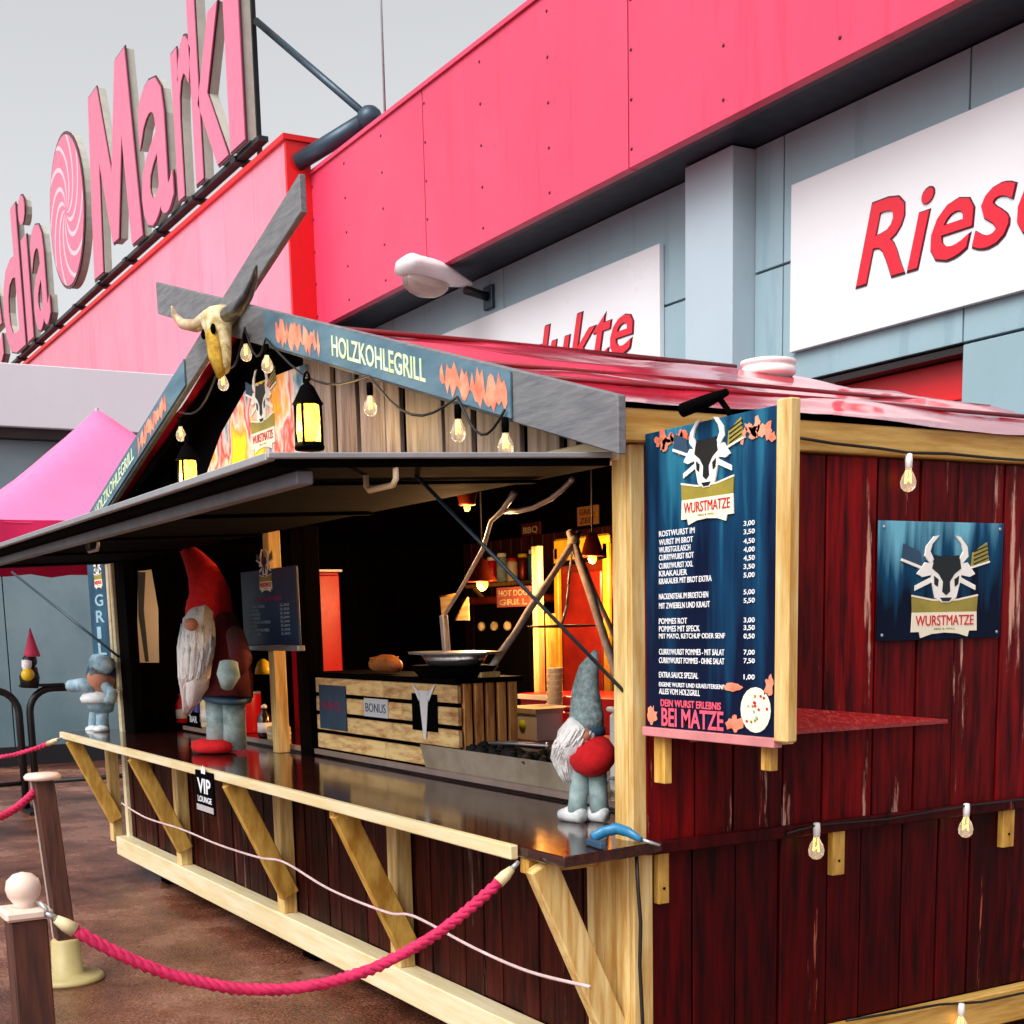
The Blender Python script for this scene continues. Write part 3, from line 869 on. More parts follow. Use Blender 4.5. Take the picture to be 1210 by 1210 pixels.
def barge_sign(o, xa, xb, zf, side, txt, tx0, tx1, fl, yy, hv):
    sl = (zf(xb) - zf(xa)) / (xb - xa)
    m_ = MB(); m_.prism([(xa, zf(xa) - .008), (xb, zf(xb) - .008), (xb, zf(xb) - hv + .008), (xa, zf(xa) - hv + .008)], (0, yy - .008, 0), X, Z, Y, .006)
    s = build('lettered_strip', m_, m_bluesheet, o)
    U = Vector((1, 0, sl))
    t_ = MB(); text(t_, txt, (tx0, yy - .0085, zf(tx0) - hv * .74), U, Z, -Y, tx1 - tx0, hv * .50, .002, .015)
    build('lettering', t_, m_letyel, s)
    for (fa, fb) in fl:
        f_ = MB(); P = []; K = 26
        for k in range(K + 1):
            u = fa + (fb - fa) * k / K
            P.append((u, zf(u) - hv * (.08 + .55 * random.random() * (.35 if k % 2 else 1)) - .004))
        Q = []
        for k in range(K, -1, -1):
            u = fa + (fb - fa) * k / K
            Q.append((u, zf(u) - hv * (.55 + .40 * random.random())))
        vs = [(p[0], yy - .0095, p[1]) for p in P] + [(q[0], yy - .0095, q[1]) for q in Q[::-1]]
        f_.add(vs, [(i, i + 1, i + 2 + K, i + 1 + K) for i in range(K)])
        build('flame_print', f_, m_fl_o, s)
gx = lambda u, v: at(u, v, 1, YB - .04).x
barge_sign(bR, gx(312, 385), gx(603, 465), zt, 1, 'HOLZKOHLEGRILL', gx(392, 400), gx(503, 440), [(gx(326, 390), gx(378, 395)), (gx(520, 440), gx(600, 470))], YB - .032, .16)
barge_sign(bL, -6.2, gx(226, 460), zl, -1, 'HOLZKOHLEGRILL', -5.75, -4.75, [(-4.65, -4.05), (-6.1, -5.8)], YB - .064, .145)

# banner on the left part of the gable
ban = thing('flame_banner', 'flame printed banner with bull emblem hanging in the gable', 'banner', (-3.9, -.05, 2.3))
bx0, bx1 = at(212, 540, 1, -.03).x, at(362, 480, 1, -.03).x
m_ = MB(); m_.prism([(bx0, gz0 + .01), (bx1, gz0 + .01), (bx1, barge_z(bx1) - .06), (XA - .15, barge_z(bx1) - .04), (bx0 + .75, gz0 + .47), (bx0 + .2, gz0 + .12)], (0, -.030, 0), X, Z, Y, .012)
build('printed_sheet', m_, m_flame, ban)

# ------------------------------------------------------------------ emblem: bull head over a ribbon
def emblem(par, O, U, V, N, w, asp=.72):
    """O = centre of the ribbon foot, w = ribbon width"""
    U, V, N, O = Vector(U) * w, Vector(V) * w * asp, Vector(N), Vector(O)
    def e(nm, polys, m, lift):
        for p in polys:
            build(nm, MB().prism(p, O, U, V, N, lift), m, par)
    sym = lambda p: [(-x, y) for x, y in p][::-1]
    both = lambda *ps: [q for p in ps for q in (p, sym(p))]
    e('ribbon', [[(-.50, .10), (-.38, .10), (-.36, .00), (-.2, .06), (0, .08), (.2, .06), (.36, 0), (.38, .10), (.50, .10), (.49, .42), (-.49, .42)]], m_cream2, .003)
    e('gold_band', [[(-.49, .42), (.49, .42), (.50, .68), (.2, .61), (0, .60), (-.2, .61), (-.50, .68)]], m_gold, .003)
    e('gold_rim', [[(-.50, .68), (-.2, .61), (0, .60), (.2, .61), (.50, .68), (.50, .71), (.2, .64), (0, .63), (-.2, .64), (-.50, .71)]], m_cream2, .0042)
    e('crossed_handle', both([(.20, .92), (.46, .78), (.46, .86), (.22, 1.0)]), m_emw, .003)
    e('fork_head', [[(.38, 1.14), (.66, 1.26), (.62, 1.58), (.40, 1.40)]], m_gold, .003)
    e('fork_tine', [[(.42, 1.20 + k * .07), (.64, 1.31 + k * .07), (.64, 1.33 + k * .07), (.42, 1.225 + k * .07)] for k in range(4)], m_emb, .0042)
    e('fork_rim', [[(.36, 1.13), (.67, 1.24), (.67, 1.27), (.38, 1.17)]], m_emw, .0045)
    e('spatula_head', [[(-.66, 1.28), (-.38, 1.16), (-.36, 1.22), (-.40, 1.42), (-.64, 1.54)]], m_figd, .003)
    e('spatula_rim', [[(-.67, 1.26), (-.36, 1.12), (-.36, 1.17), (-.66, 1.30)]], m_emw, .0045)
    e('horn', both([(.18, 1.26), (.24, 1.22), (.33, 1.34), (.31, 1.50), (.20, 1.66), (.12, 1.68), (.22, 1.54), (.25, 1.42)]), m_emw, .005)
    e('face', [[(-.20, 1.30), (0, 1.34), (.20, 1.30), (.24, 1.14), (.22, .95), (.16, .66), (.06, .58), (-.06, .58), (-.16, .66), (-.22, .95), (-.24, 1.14)]], m_emw, .005)
    e('ear', both([(.22, 1.22), (.32, 1.24), (.44, 1.05), (.36, 1.0), (.24, 1.03)]), m_emw, .0055)
    e('blaze', [[(-.18, 1.36), (-.06, 1.33), (0, 1.36), (.06, 1.33), (.18, 1.36), (.22, 1.14), (.12, 1.05), (.05, .92), (.06, .76), (0, .70), (-.06, .76), (-.05, .92), (-.12, 1.05), (-.22, 1.14)]], m_emb, .0065)
    e('eye', both([(.12, .96), (.19, 1.02), (.18, .88), (.13, .84)]), m_emb, .0065)
    e('muzzle', [[(-.09, .66), (.09, .66), (.05, .60), (-.05, .60)]], m_emb, .0065)
    t_ = MB(); text(t_, 'WURSTMATZE', O - U * .44 + V * .20 + N * .003, U.normalized(), V.normalized(), N, .88 * w, .17 * w * asp, .002, .0)
    build('lettering', t_, m_emr, par)
    t_ = MB(); text(t_, 'BBQ & GRILL', O - U * .16 + V * .125 + N * .003, U.normalized(), V.normalized(), N, .32 * w, .035 * w * asp, .001, .0)
    build('lettering', t_, m_gold, par)
emblem(ban, at(312, 533, 1, -.031), X, Z, -Y, .32)

# ------------------------------------------------------------------ side menu board (extends the front wall past the corner)
mbd = thing('menu_board', 'tall blue menu board with white prices and bull emblem at the stall corner', 'menu board', (.35, .03, 1.35))
bl, brr = .055, .650
zb0, zb1 = 1.36, 2.225
build('panel', MB().box((bl, .0, zb0), (brr, .018, zb1)), m_board, mbd, .001)
build('frame_post', MB().box((brr + .002, -.014, 1.35), (.708, .022, 2.235)), m_pine, mbd, .004)
build('bottom_strip', MB().box((bl - .01, -.012, zb0 - .028), (brr + .001, .02, zb0 - .001)), mat('pink_strip', '#d98a8e', .4), mbd, .002)
build('rear_frame', MB().box((bl, .02, zb0 - .02), (brr, .06, zb0 + .04)), m_pine, mbd)
build('rear_frame', MB().box((bl, .02, zb1 - .06), (brr, .06, zb1)), m_pine, mbd)
emblem(mbd, at(836, 618, 1, -.002), X, Z, -Y, .235)
def bpx(u, v): return at(u, v, 1, -.002)
left = ['ROSTWURST IM', 'WURST IM BROT', 'WURSTGULASCH', 'CURRYWURST ROT', 'CURRYWURST XXL', 'KRAKAUER', 'KRAKAUER MIT BROT EXTRA', None,
        'NACKENSTEAK IM BROETCHEN', 'MIT ZWIEBELN UND KRAUT', None, 'POMMES ROT', 'POMMES MIT SPECK', 'MIT MAYO, KETCHUP ODER SENF', None,
        'CURRYWURST POMMES - MIT SALAT', 'CURRYWURST POMMES - OHNE SALAT', None, 'EXTRA SAUCE SPEZIAL', 'EIGENE WURST UND KRAEUTERSENF', 'ALLES VOM HOLZGRILL']
rowv = [631, 641, 650, 659, 669, 678, 687, 0, 705, 716, 0, 734, 743, 752, 0, 770, 780, 0, 797, 807.5, 816.5]
wide = [42, 40, 37, 41, 40, 33, 62, 0, 58, 60, 0, 33, 48, 78, 0, 77, 77, 0, 46, 77, 48]
for s_, v, w_ in zip(left, rowv, wide):
    if not s_: continue
    a = bpx(779, v + 3.5); b = bpx(779 + w_, v + 3.5); c_ = bpx(779, v - 3.3)
    hh = c_.z - a.z
    tm = MB(); text(tm, s_, a, X, Z, -Y, b.x - a.x, hh * (.75 if w_ > 76 and v > 800 else 1), .0012, .008)
    build('menu_line', tm, m_print, mbd)
prices = dict(zip([619, 629, 640, 650, 660, 670, 680, 700, 710, 733, 742, 752, 771, 781, 800],
                  ['3,00', '3,50', '4,50', '4,00', '4,50', '3,50', '5,00', '5,00', '5,50', '3,00', '3,50', '0,50', '7,00', '7,50', '1,00']))
for v, s_ in prices.items():
    a = bpx(879, v + 3.5); b = bpx(892, v + 3.5); c_ = bpx(879, v - 3.3)
    pm = MB(); text(pm, s_, a, X, Z, -Y, b.x - a.x, c_.z - a.z, .0012, .01)
    build('price', pm, m_print, mbd)
for (s_, u0, u1, v0, v1) in (('DEIN WURST ERLEBNIS', 781, 852, 826, 834.5), ('BEI MATZE', 782, 855, 836, 856)):
    t_ = MB(); a = bpx(u0, v1 + (1.5 if v1 > 840 else 0)); b = bpx(u1, v1); c_ = bpx(u0, v0)
    text(t_, s_, a, X, Z, -Y, b.x - a.x, c_.z - a.z, .0012, .02)
    build('slogan', t_, m_printp, mbd)
# printed pizza plate, sausage and flames at the foot and head of the board
def blob(par, name, m, u, v, ru, rv, y=-.0025, n=20, jit=0.0, lift=.0015):
    c0 = at(u, v, 1, y); P = []
    rx = abs(at(u + ru, v, 1, y).x - c0.x); rz = abs(at(u, v - rv, 1, y).z - c0.z)
    for k in range(n):
        t = 2 * math.pi * k / n; j = 1 + random.uniform(-jit, jit)
        P.append((math.cos(t) * rx * j, math.sin(t) * rz * j))
    return build(name, MB().prism(P, c0, X, Z, -Y, lift), m, par)
blob(mbd, 'plate_print', m_cream2, 893, 839, 18, 27)
for k in range(16):
    t = random.uniform(0, 6.28); r_ = random.random() ** .5
    blob(mbd, 'topping_print', random.choice((m_gold, m_emr, m_leg)), 893 + 14 * r_ * math.cos(t), 839 + 21 * r_ * math.sin(t), 1.4, 1.8, -.0045, 6)
blob(mbd, 'sausage_print', m_fl_o, 866, 812, 11, 5, jit=.15)
blob(mbd, 'flame_print', m_fl_o, 868, 855, 8, 10, jit=.4)
blob(mbd, 'flame_print', m_fl_o, 771, 845, 5, 11, jit=.4)
blob(mbd, 'flame_print', m_fl_o, 909, 812, 5, 12, jit=.4)
for k in range(9):
    blob(mbd, 'flame_print', m_fl_o, 780 + k * 4.4 + random.uniform(-2, 2), 526 - k * 1.5 + random.uniform(-5, 6), 4.5, 5 + random.random() * 7, jit=.5, n=12)
    blob(mbd, 'flame_print', m_fl_o, 880 + k * 4.2 + random.uniform(-2, 2), 506 + abs(k - 4) * 1.5 + random.uniform(-5, 5), 4.5, 4 + random.random() * 7, jit=.5, n=12)
# clip-on lamp above the board
cl = at(836, 482, 1, -.01)
lamp = thing('clip_lamp', 'small black spotlight clipped above the tall menu board', 'lamp', cl)
build('head', MB().tube([cl + Vector((-.06, -.04, .0)), cl + Vector((.03, -.02, .015)), cl + Vector((.085, .0, .03))], [.020, .018, .010], 12), m_black, lamp)
build('arm', MB().tube([cl + Vector((.05, 0, .02)), cl + Vector((.07, .02, -.02)), cl + Vector((.06, .035, -.05))], .008, 6), m_black, lamp)
build('clip', MB().box(tuple(cl + Vector((.04, .02, -.075))), tuple(cl + Vector((.09, .05, -.04)))), m_black, lamp, .003)
# triangular red shelf behind the board
tipy = at(1120, 850, 0, .02)
sf = thing('corner_shelf', 'wet red triangular shelf tapering along the plank wall behind the menu board', 'shelf', (.2, .4, 1.32))
T0 = at(1120, 850, 0, .035); Bw = at(935, 836, 0, .03); Ao = at(935, 863, 0, .13)
ext = lambda p: T0 + (p - T0) * ((T0.y - .07) / (T0.y - p.y))
Bw, Ao = ext(Bw), ext(Ao)
m_ = MB(); dn = Vector((0, 0, -.014))
m_.add([Bw, Ao, T0, Bw + dn, Ao + dn, T0 + dn], [(0, 1, 2), (5, 4, 3), (0, 3, 4, 1), (1, 4, 5, 2), (2, 5, 3, 0)])
build('shelf_board', m_, mat('wet_red_shelf', '#8e0d10', .35, c2='#c04a3c', scale=60, bump=.5, thr=(.5, .75)), sf)
# hinge battens
for (u0, u1, v0, v1) in ((985, 998, 975, 1033), (1187, 1198, 940, 1000), (778, 791, 1004, 1067)):
    a = at(u0, v0, 0, .03); b = at(u1, v1, 0, .03)
    bt = build('hinge_batten', MB().box((.002, a.y, b.z), (.03, b.y, ZC - .046)), m_brace, stall, .002)
    build('screw', MB().lathe([(.005, 0), (.005, .003)], (.03, (a.y + b.y) / 2, b.z + .05), 6, (1, 0, 0)), m_black, bt)
for (u0, u1, v0, v1) in ((778, 791, 866, 926), (905, 916, 876, 911)):
    a = at(u0, v0, 1, .04); b = at(u1, v1, 1, .04)
    build('support_batten', MB().box((a.x, .022, b.z), (b.x, .05, a.z)), m_brace, mbd, .002)

# logo panel on the side wall
lg = thing('logo_sign', 'square blue sign with bull emblem screwed to the red plank wall', 'sign', (.03, 1.3, 1.6))
a = at(1039, 615, 0, .034); b = at(1181, 753, 0, .034)
build('panel', MB().box((.0275, a.y, b.z), (.036, b.y, a.z)), m_logo, lg, .001)
emblem(lg, at(1115, 753, 0, .037) , Y, Z, X, (b.y - a.y) * .535, .64)
for (yy, zz) in ((a.y + .02, b.z + .02), (b.y - .02, b.z + .02), (a.y + .02, a.z - .02), (b.y - .02, a.z - .02)):
    build('screw', MB().lathe([(.006, 0), (.006, .003), (.002, .004)], (.036, yy, zz), 8, (1, 0, 0)), m_galv, lg)

# left end narrow board
lb = thing('side_board', 'narrow blue lettered board at the far end of the stall', 'menu board', (-6.6, .02, 1.3))
la, lbx = at(105, 700, 1, 0).x, at(131, 700, 1, 0).x
lz1, lz0 = at(118, 655, 1, 0).z, at(120, 800, 1, 0).z
build('panel', MB().box((la, 0, lz0), (lbx, .018, lz1)), mat('teal_board', '#285a74', .45, c2='#123650', scale=3), lb, .002)
build('frame_post', MB().box((lbx + .002, -.03, lz0 - .06), (lbx + .06, .04, lz1)), m_cream, lb, .003)
emblem(lb, at(117, 696, 1, -.002), X, Z, -Y, .22)
t_ = MB()
for i, ch in enumerate('GRILL'):
    w_ = .24; z_ = lz1 - .36 - .115 * i
    text(t_, ch, (la + (lbx - la - w_) / 2 - .02, -.002, z_), X, Z, -Y, w_ * (.5 if ch == 'I' else 1), .085, .0015, .02)
build('lettering', t_, mat('pale_blue_print', '#9cc3d4', .5, bump=0), lb)

# ------------------------------------------------------------------ bull skull at the ridge
sk = at(262, 385, 1, YB - .12)
skull = thing('bull_skull', 'horned bull skull fixed where the bargeboards cross', 'skull', sk)
hd = MB()
foot = at(266, 438, 1, YB - .15); top = at(255, 372, 1, YB - .12)
hd.tube([top + Vector((0, .05, .02)), top + Vector((0, .0, -.02)), top.lerp(foot, .35), top.lerp(foot, .7), foot], [.05, .085, .066, .048, .026], 12, True, (1.15, .8), ref=(1, 0, 0))
build('cranium', hd, m_bone, skull)
sn = MB(); sn.tube([top.lerp(foot, .35) + Vector((0, -.03, 0)), top.lerp(foot, .7) + Vector((0, -.035, 0)), foot + Vector((0, -.02, -.02))], [.046, .042, .026], 10, True, (1.2, .7), ref=(1, 0, 0))
build('snout', sn, m_bonel, skull)
for s_, pts_, mm in ((-1, [(246, 374), (232, 385), (216, 383), (206, 372), (203, 362)], m_hornl), (1, [(268, 372), (283, 364), (293, 348), (300, 330), (303, 314)], m_horn)):
    hp = [at(u, v, 1, YB - .12 - .02 * i) for i, (u, v) in enumerate(pts_)]
    build('horn', MB().tube(hp, [.034, .031, .025, .017, .005], 10), mm, skull)
for s_ in (-1, 1):
    build('eye_socket', MB().ball(top.lerp(foot, .32) + Vector((s_ * .07, -.05, .0)), .020, (1, .6, 1.2), 10, 6), m_black, skull)

# ------------------------------------------------------------------ festoon bulbs
def bulb(par, p, h=.115, cap=m_black, glass=None):
    p = Vector(p)
    s_ = build('socket', MB().lathe([(.005, .012), (.011, .010), (.013, -.01), (.012, -.036), (.009, -.038)], p, 10), cap, par)
    build('bulb', MB().lathe([(.009, -.034), (.012, -.046), (.022, -.064), (.027, -.082), (.024, -.100), (.014, -.111), (.003, -.114)], p, 14), glass or m_bulb, s_)
    build('filament', MB().tube([p + Vector((-.006, 0, -.045)), p + Vector((-.009, 0, -.085)), p + Vector((0, .004, -.070)), p + Vector((.009, 0, -.085)), p + Vector((.006, 0, -.045))], .0018, 5), m_warm, s_)
st1 = thing('festoon_lights', 'string of clear bulbs hanging under the gable bargeboards', 'string lights', (-3, -.2, 2.9))
gb = [(213, 500), (263, 438), (290, 402), (315, 415), (437, 462), (541, 489), (597, 505)]
gpts = [at(u, v, 1, YB - .05) for u, v in gb]
cb = MB(); pp = []
for a, b in zip(gpts, gpts[1:]):
    for k in range(8):
        t = k / 8
        pp.append(a.lerp(b, t) + Z * (.055 - .10 * math.sin(math.pi * t)))
pp.append(gpts[-1] + Z * .055)
cb.tube(pp, .005, 6); build('cable', cb, m_cable, st1)
for p in gpts: bulb(st1, p + Z * .02)
st2 = thing('festoon_lights', 'string of clear bulbs along the red plank side wall', 'string lights', (.1, 1, 2.1))
up_ = [at(u, v, 0, .06) for u, v in ((930, 515), (985, 524), (1040, 530), (1073, 535), (1120, 536), (1170, 541), (1225, 545))]
cb = MB(); cb.tube(up_, .005, 6); build('cable', cb, m_cable, st2)
bulb(st2, at(1074, 540, 0, .06), cap=m_white)
bulb(st2, at(965, 976, 0, .06), cap=m_white)
bulb(st2, at(1142, 953, 0, .06), cap=m_white)
bulb(st2, at(1136, 1189, 0, .085), cap=m_white)
lo_ = [at(u, v, 0, .06) for u, v in ((930, 985), (965, 975), (1050, 968), (1142, 952), (1225, 943))]
cb = MB(); cb.tube(lo_, .004, 6); build('cable', cb, m_cable, st2)
lo_ = [at(u, v, 0, .075) for u, v in ((1000, 1206), (1060, 1196), (1110, 1187), (1128, 1186), (1160, 1184), (1225, 1170))]
cb = MB(); cb.tube(lo_, .005, 6); build('cable', cb, m_cable, st2)
# cable running down the corner
cb = MB(); cb.tube([at(u, v, 1, -.05) for u, v in ((752, 1010), (754, 1050), (757, 1090), (756, 1140), (759, 1200), (761, 1250))], .006, 6)
tag(build('power_cable', cb, m_cable, loc=(0, -.05, .9)), 'black cable hanging down the pale corner post', 'cable')

# ------------------------------------------------------------------ lanterns in the gable
def lantern(u, v0, v1, label, y=YB - .09):
    t0, b0 = at(u, v0, 1, y), at(u, v1, 1, y)
    h = t0.z - b0.z; r = h * .20
    L_ = thing('hanging_lantern', label, 'lantern', b0, 'lit lanterns in the gable')
    c = b0
    build('base', MB().lathe([(r * .95, 0), (r, .012), (r * .9, .03)], c, 12), m_black, L_)
    build('hood', MB().lathe([(r * 1.05, h * .58), (r * .9, h * .62), (r * .45, h * .80), (r * .2, h * .84), (r * .1, h * .90)], c, 12), m_black, L_)
    build('glass', MB().lathe([(r * .72, .03), (r * .82, h * .25), (r * .7, h * .57)], c, 12), m_glass, L_)
    build('flame', MB().lathe([(.004, h * .12), (r * .40, h * .2), (r * .44, h * .32), (r * .25, h * .45), (.003, h * .52)], c, 10), m_warm, L_)
    for k in range(4):
        a = math.pi / 4 + k * math.pi / 2
        d = Vector((math.cos(a), math.sin(a), 0)) * r * .92
        build('frame_bar', MB().tube([c + d + Z * .02, c + d * .98 + Z * h * .6], .006, 6), m_black, L_)
    hp = [c + Vector((r * .5 * math.cos(t), 0, h * .86 + r * .6 * math.sin(t))) for t in [math.pi * i / 8 for i in range(9)]]
    build('handle', MB().tube(hp, .005, 6), m_black, L_)
    pl = bpy.data.lights.new('lantern_light', 'POINT'); pl.energy = 5.0; pl.color = (1, .62, .2); pl.shadow_soft_size = .04
    po = bpy.data.objects.new('lantern_light', pl); COL.objects.link(po); po.parent = L_
    po.location = Vector((0, -r * 1.25, h * .3))
lantern(366, 436, 532, 'lit lantern hanging beside the pale gable boards')
lantern(224, 512, 585, 'lit lantern hanging in the dark left corner of the gable')

# ------------------------------------------------------------------ GNOMES
def fur(mb, pts, rad, n=18, jit=.07, sq=(1, 1), ref=(1, 0, 0)):
    o = len(mb.v)
    mb.tube(pts, rad, n, True, sq, ref)
    for i in range(o, len(mb.v)):
        v = Vector(mb.v[i])
        mb.v[i] = tuple(v + Vector((random.uniform(-1, 1), random.uniform(-1, 1), random.uniform(-1, 1))) * jit * max(rad))
    return mb
def strands(mb, pts, rad, n, r0, flat=.6):
    for _ in range(n):
        t = random.uniform(0, 2 * math.pi); k0 = random.uniform(0, .55); k1 = random.uniform(.75, 1.0)
        path = []; wob = random.uniform(-.5, .5)
        for q in range(7):
            k = (k0 + (k1 - k0) * q / 6) * (len(pts) - 1)
            i = min(int(k), len(pts) - 2); f = k - i
            c = pts[i].lerp(pts[i + 1], f); r = (rad[i] * (1 - f) + rad[i + 1] * f) * (1.0 + .08 * math.sin(q + wob * 5))
            a = t + wob * q / 6
            path.append(c + Vector((math.cos(a) * r, math.sin(a) * r * flat, random.uniform(-.004, .004))))
        mb.tube(path, [r0, r0 * 1.2, r0 * 1.25, r0 * 1.2, r0, r0 * .8, r0 * .3], 5)
    return mb
# big red gnome on the counter; image plane y = const through its foot
gf = at(252, 889, 2, ZC); gy = gf.y + .02
G = lambda u, v, dy=0: at(u, v, 1, gy + dy)
gn = thing('garden_gnome', 'large gnome with long red hat and white beard standing on the counter', 'gnome', (gf.x, gy, ZC))
sc_ = (G(300, 800) - G(200, 800)).length / 100          # metres per pixel across
zsc = (G(250, 700).z - G(250, 800).z) / 100
hb = MB(); hb.tube([G(247, 740), G(247, 722), G(248, 700), G(241, 680), G(230, 662), G(217, 645)], [.140, .145, .125, .098, .068, .034], 18, True, (1, .9), ref=(1, 0, 0))
hb.ball(G(236, 712, -.05), .09, (1.1, .8, .5))
build('hat', hb, m_felt, gn)
build('hat_rim', MB().tube([G(246, 744), G(247, 736)], [.150, .147], 18, True, (1, .9), ref=(1, 0, 0)), m_figd, gn)
bd = MB(); bd.tube([G(262, 728, .05), G(266, 760, .05), G(270, 800, .04), G(270, 824, .03)], [.10, .135, .165, .165], 16, True, (1, .8), ref=(1, 0, 0))
build('body', bd, m_felt2, gn)
be = MB(); fur(be, [G(234, 730, -.12), G(232, 765, -.17), G(228, 800, -.17), G(225, 822, -.13), G(220, 842, -.1)], [.12, .135, .105, .06, .018], 20, .07, (1.0, .6))
build('beard', be, m_beard, gn)
bs = strands(MB(), [G(234, 730, -.12), G(232, 765, -.17), G(228, 800, -.17), G(225, 822, -.13), G(219, 846, -.1)], [.122, .138, .108, .063, .022], 230, .0065)
build('beard_strands', bs, m_beard, gn)['kind'] = 'stuff'
build('nose', MB().ball(G(226, 738, -.22), .035), mat('skin', '#c9866a', .6), gn)
ar = MB(); ar.tube([G(278, 750, -.02), G(285, 778, -.10), G(278, 792, -.17)], [.05, .058, .045], 12)
build('arm', ar, m_felt2, gn)
hn = MB(); hn.tube([G(270, 783, -.24), G(270, 798, -.25), G(268, 812, -.25)], [.045, .058, .03], 12); hn.tube([G(264, 790, -.27), G(262, 800, -.29)], [.02, .016], 8)
build('mitten', hn, m_leg, gn)
hem = MB(); hem.tube([G(268, 826, .03), G(268, 820, .03)], [.168, .166], 16, True, (1, .8), ref=(1, 0, 0))
build('coat_hem', hem, m_figd, gn)
for dx in (.0, .07):
    lg_ = MB(); lg_.tube([G(256, 822, .0) + X * dx * 1.2 + Y * dx, G(257, 850, .0) + X * dx * 1.2 + Y * dx, G(258, 884, .0) + X * dx * 1.2 + Y * dx], [.068, .062, .068], 12)
    build('leg', lg_, m_leg, gn)
cs = MB(); cx_ = Vector((gf.x + .02, gy - .02, ZC))
cs.lathe([(.10, .002), (.15, .01), (.165, .035), (.155, .065), (.10, .078)], cx_, 20, sc=(1.1, .75))
build('foot_cushion', cs, m_felt, gn)

# near gnome with grey knitted hat
nf = at(690, 971, 2, ZC); ny = nf.y
Q = lambda u, v, dy=0: at(u, v, 1, ny + dy)
ng = thing('garden_gnome', 'slim gnome with grey knitted hat and red belly at the counter corner', 'gnome', (nf.x, ny, ZC))
hb = MB(); hb.tube([Q(694, 862), Q(693, 845), Q(692, 815), Q(696, 790), Q(704, 770)], [.060, .062, .050, .036, .010], 16, True, (1.05, .9), ref=(1, 0, 0))
build('hat', hb, m_greyk, ng)
build('hat_band', MB().tube([Q(694, 868), Q(694, 858)], [.066, .064], 16, True, (1.05, .9), ref=(1, 0, 0)), m_figd, ng)
be = MB(); fur(be, [Q(690, 858, -.03), Q(678, 876, -.05), Q(668, 895, -.05), Q(674, 922, -.045)], [.055, .062, .045, .016], 16, .10)
build('beard', be, m_beard, ng)
bs = strands(MB(), [Q(690, 858, -.03), Q(678, 876, -.05), Q(668, 895, -.05), Q(673, 926, -.045)], [.055, .063, .046, .018], 110, .0035, 1.0)
build('beard_strands', bs, m_beard, ng)['kind'] = 'stuff'
build('body', MB().ball(Q(699, 892), .092, (1.0, .85, .82)), m_felt, ng)
build('cheek', MB().ball(Q(690, 868, -.045), .030, (1, .8, .8)), MATS['skin'], ng)
build('nose', MB().ball(Q(682, 866, -.06), .018), MATS['skin'], ng)
build('arm', MB().tube([Q(676, 872, .02), Q(664, 890, .0), Q(668, 912, -.02)], [.026, .024, .018], 10), m_boot, ng)
for dx, dz in ((-.014, 0), (.03, .0)):
    b0 = Q(690, 966) + Vector((dx, dx * 1.5, 0))
    t0 = Q(692, 912) + Vector((dx * .8, dx, 0))
    build('leg', MB().tube([t0, t0.lerp(b0, .6), Vector((b0.x, b0.y, ZC + .03))], [.034, .032, .034], 12), m_leg, ng)
    bo = MB(); bo.tube([Vector((b0.x + .035, b0.y, ZC + .025)), Vector((b0.x - .02, b0.y - .01, ZC + .027)), Vector((b0.x - .07, b0.y - .02, ZC + .020))], [.026, .030, .018], 10)
    build('boot', bo, m_boot, ng)

# pale figurine at the far end of the counter
ff = at(121, 858, 2, ZC)
fv = 858.0
while ff.x < -6.36:
    fv += .5; ff = at(121, fv, 2, ZC)
fo = fv - 858.0; fy_ = -.12
K_ = lambda u, v, dy=0: at(u, v + fo, 1, ff.y + dy)
fg = thing('garden_figurine', 'pale blue garden figurine with outstretched arm on the far counter end', 'figurine', (ff.x, ff.y, ZC))
for du in (-6, 3):
    build('leg', MB().tube([K_(119 + du * .6, 828), K_(118 + du, 845), K_(118 + du, 857)], [.05, .042, .05], 10), m_fig, fg)
    build('shoe', MB().ball(K_(116 + du, 856, -.03), .05, (1.2, 1.1, .55), 10, 6), m_boot, fg)
build('torso', MB().tube([K_(119, 833), K_(119, 818), K_(119, 806)], [.09, .105, .07], 12), m_fig, fg)
build('skirt', MB().lathe([(.13, 0), (.14, .03), (.09, .10)], K_(119, 824) , 14), m_boot, fg)
build('head', MB().ball(K_(120, 797), .10, (1, 1, .95)), MATS['skin'], fg)
build('hair', MB().ball(K_(123, 791, .03), .115, (1.1, 1, 1.0), jit=.06), m_figd, fg)
build('cap', MB().tube([K_(112, 790, -.06), K_(118, 781), K_(128, 779)], [.04, .09, .05], 10), m_fig, fg)
build('arm', MB().tube([K_(112, 806, -.05), K_(98, 804, -.12), K_(84, 805, -.16)], [.045, .05, .045], 10), m_fig, fg)
build('arm', MB().tube([K_(126, 807), K_(133, 815, -.05), K_(128, 824, -.09)], [.04, .035, .035], 10), m_fig, fg)

# blue hand tool on the near corner
tl = thing('squeegee', 'blue handled hand squeegee lying on the near counter corner', 'squeegee', at(735, 985, 2, ZC))
T = lambda u, v, z=.02: at(u - 3, v + 10, 2, ZC + z)
hb = MB(); hb.tube([T(703, 980, .025), T(716, 973, .04), T(732, 969, .05), T(745, 973, .045), T(760, 982, .028)], [.016, .018, .019, .017, .010], 12, True, (1, .8))
build('handle', hb, m_blue, tl)
build('blade', MB().bar(T(698, 984, .012), T(716, 990, .012), .02, .022, (0, 0, 1)), m_figd, tl, .003)
build('spout', MB().tube([T(757, 981, .028), T(783, 989, .008)], [.007, .004], 8), m_galv, tl)

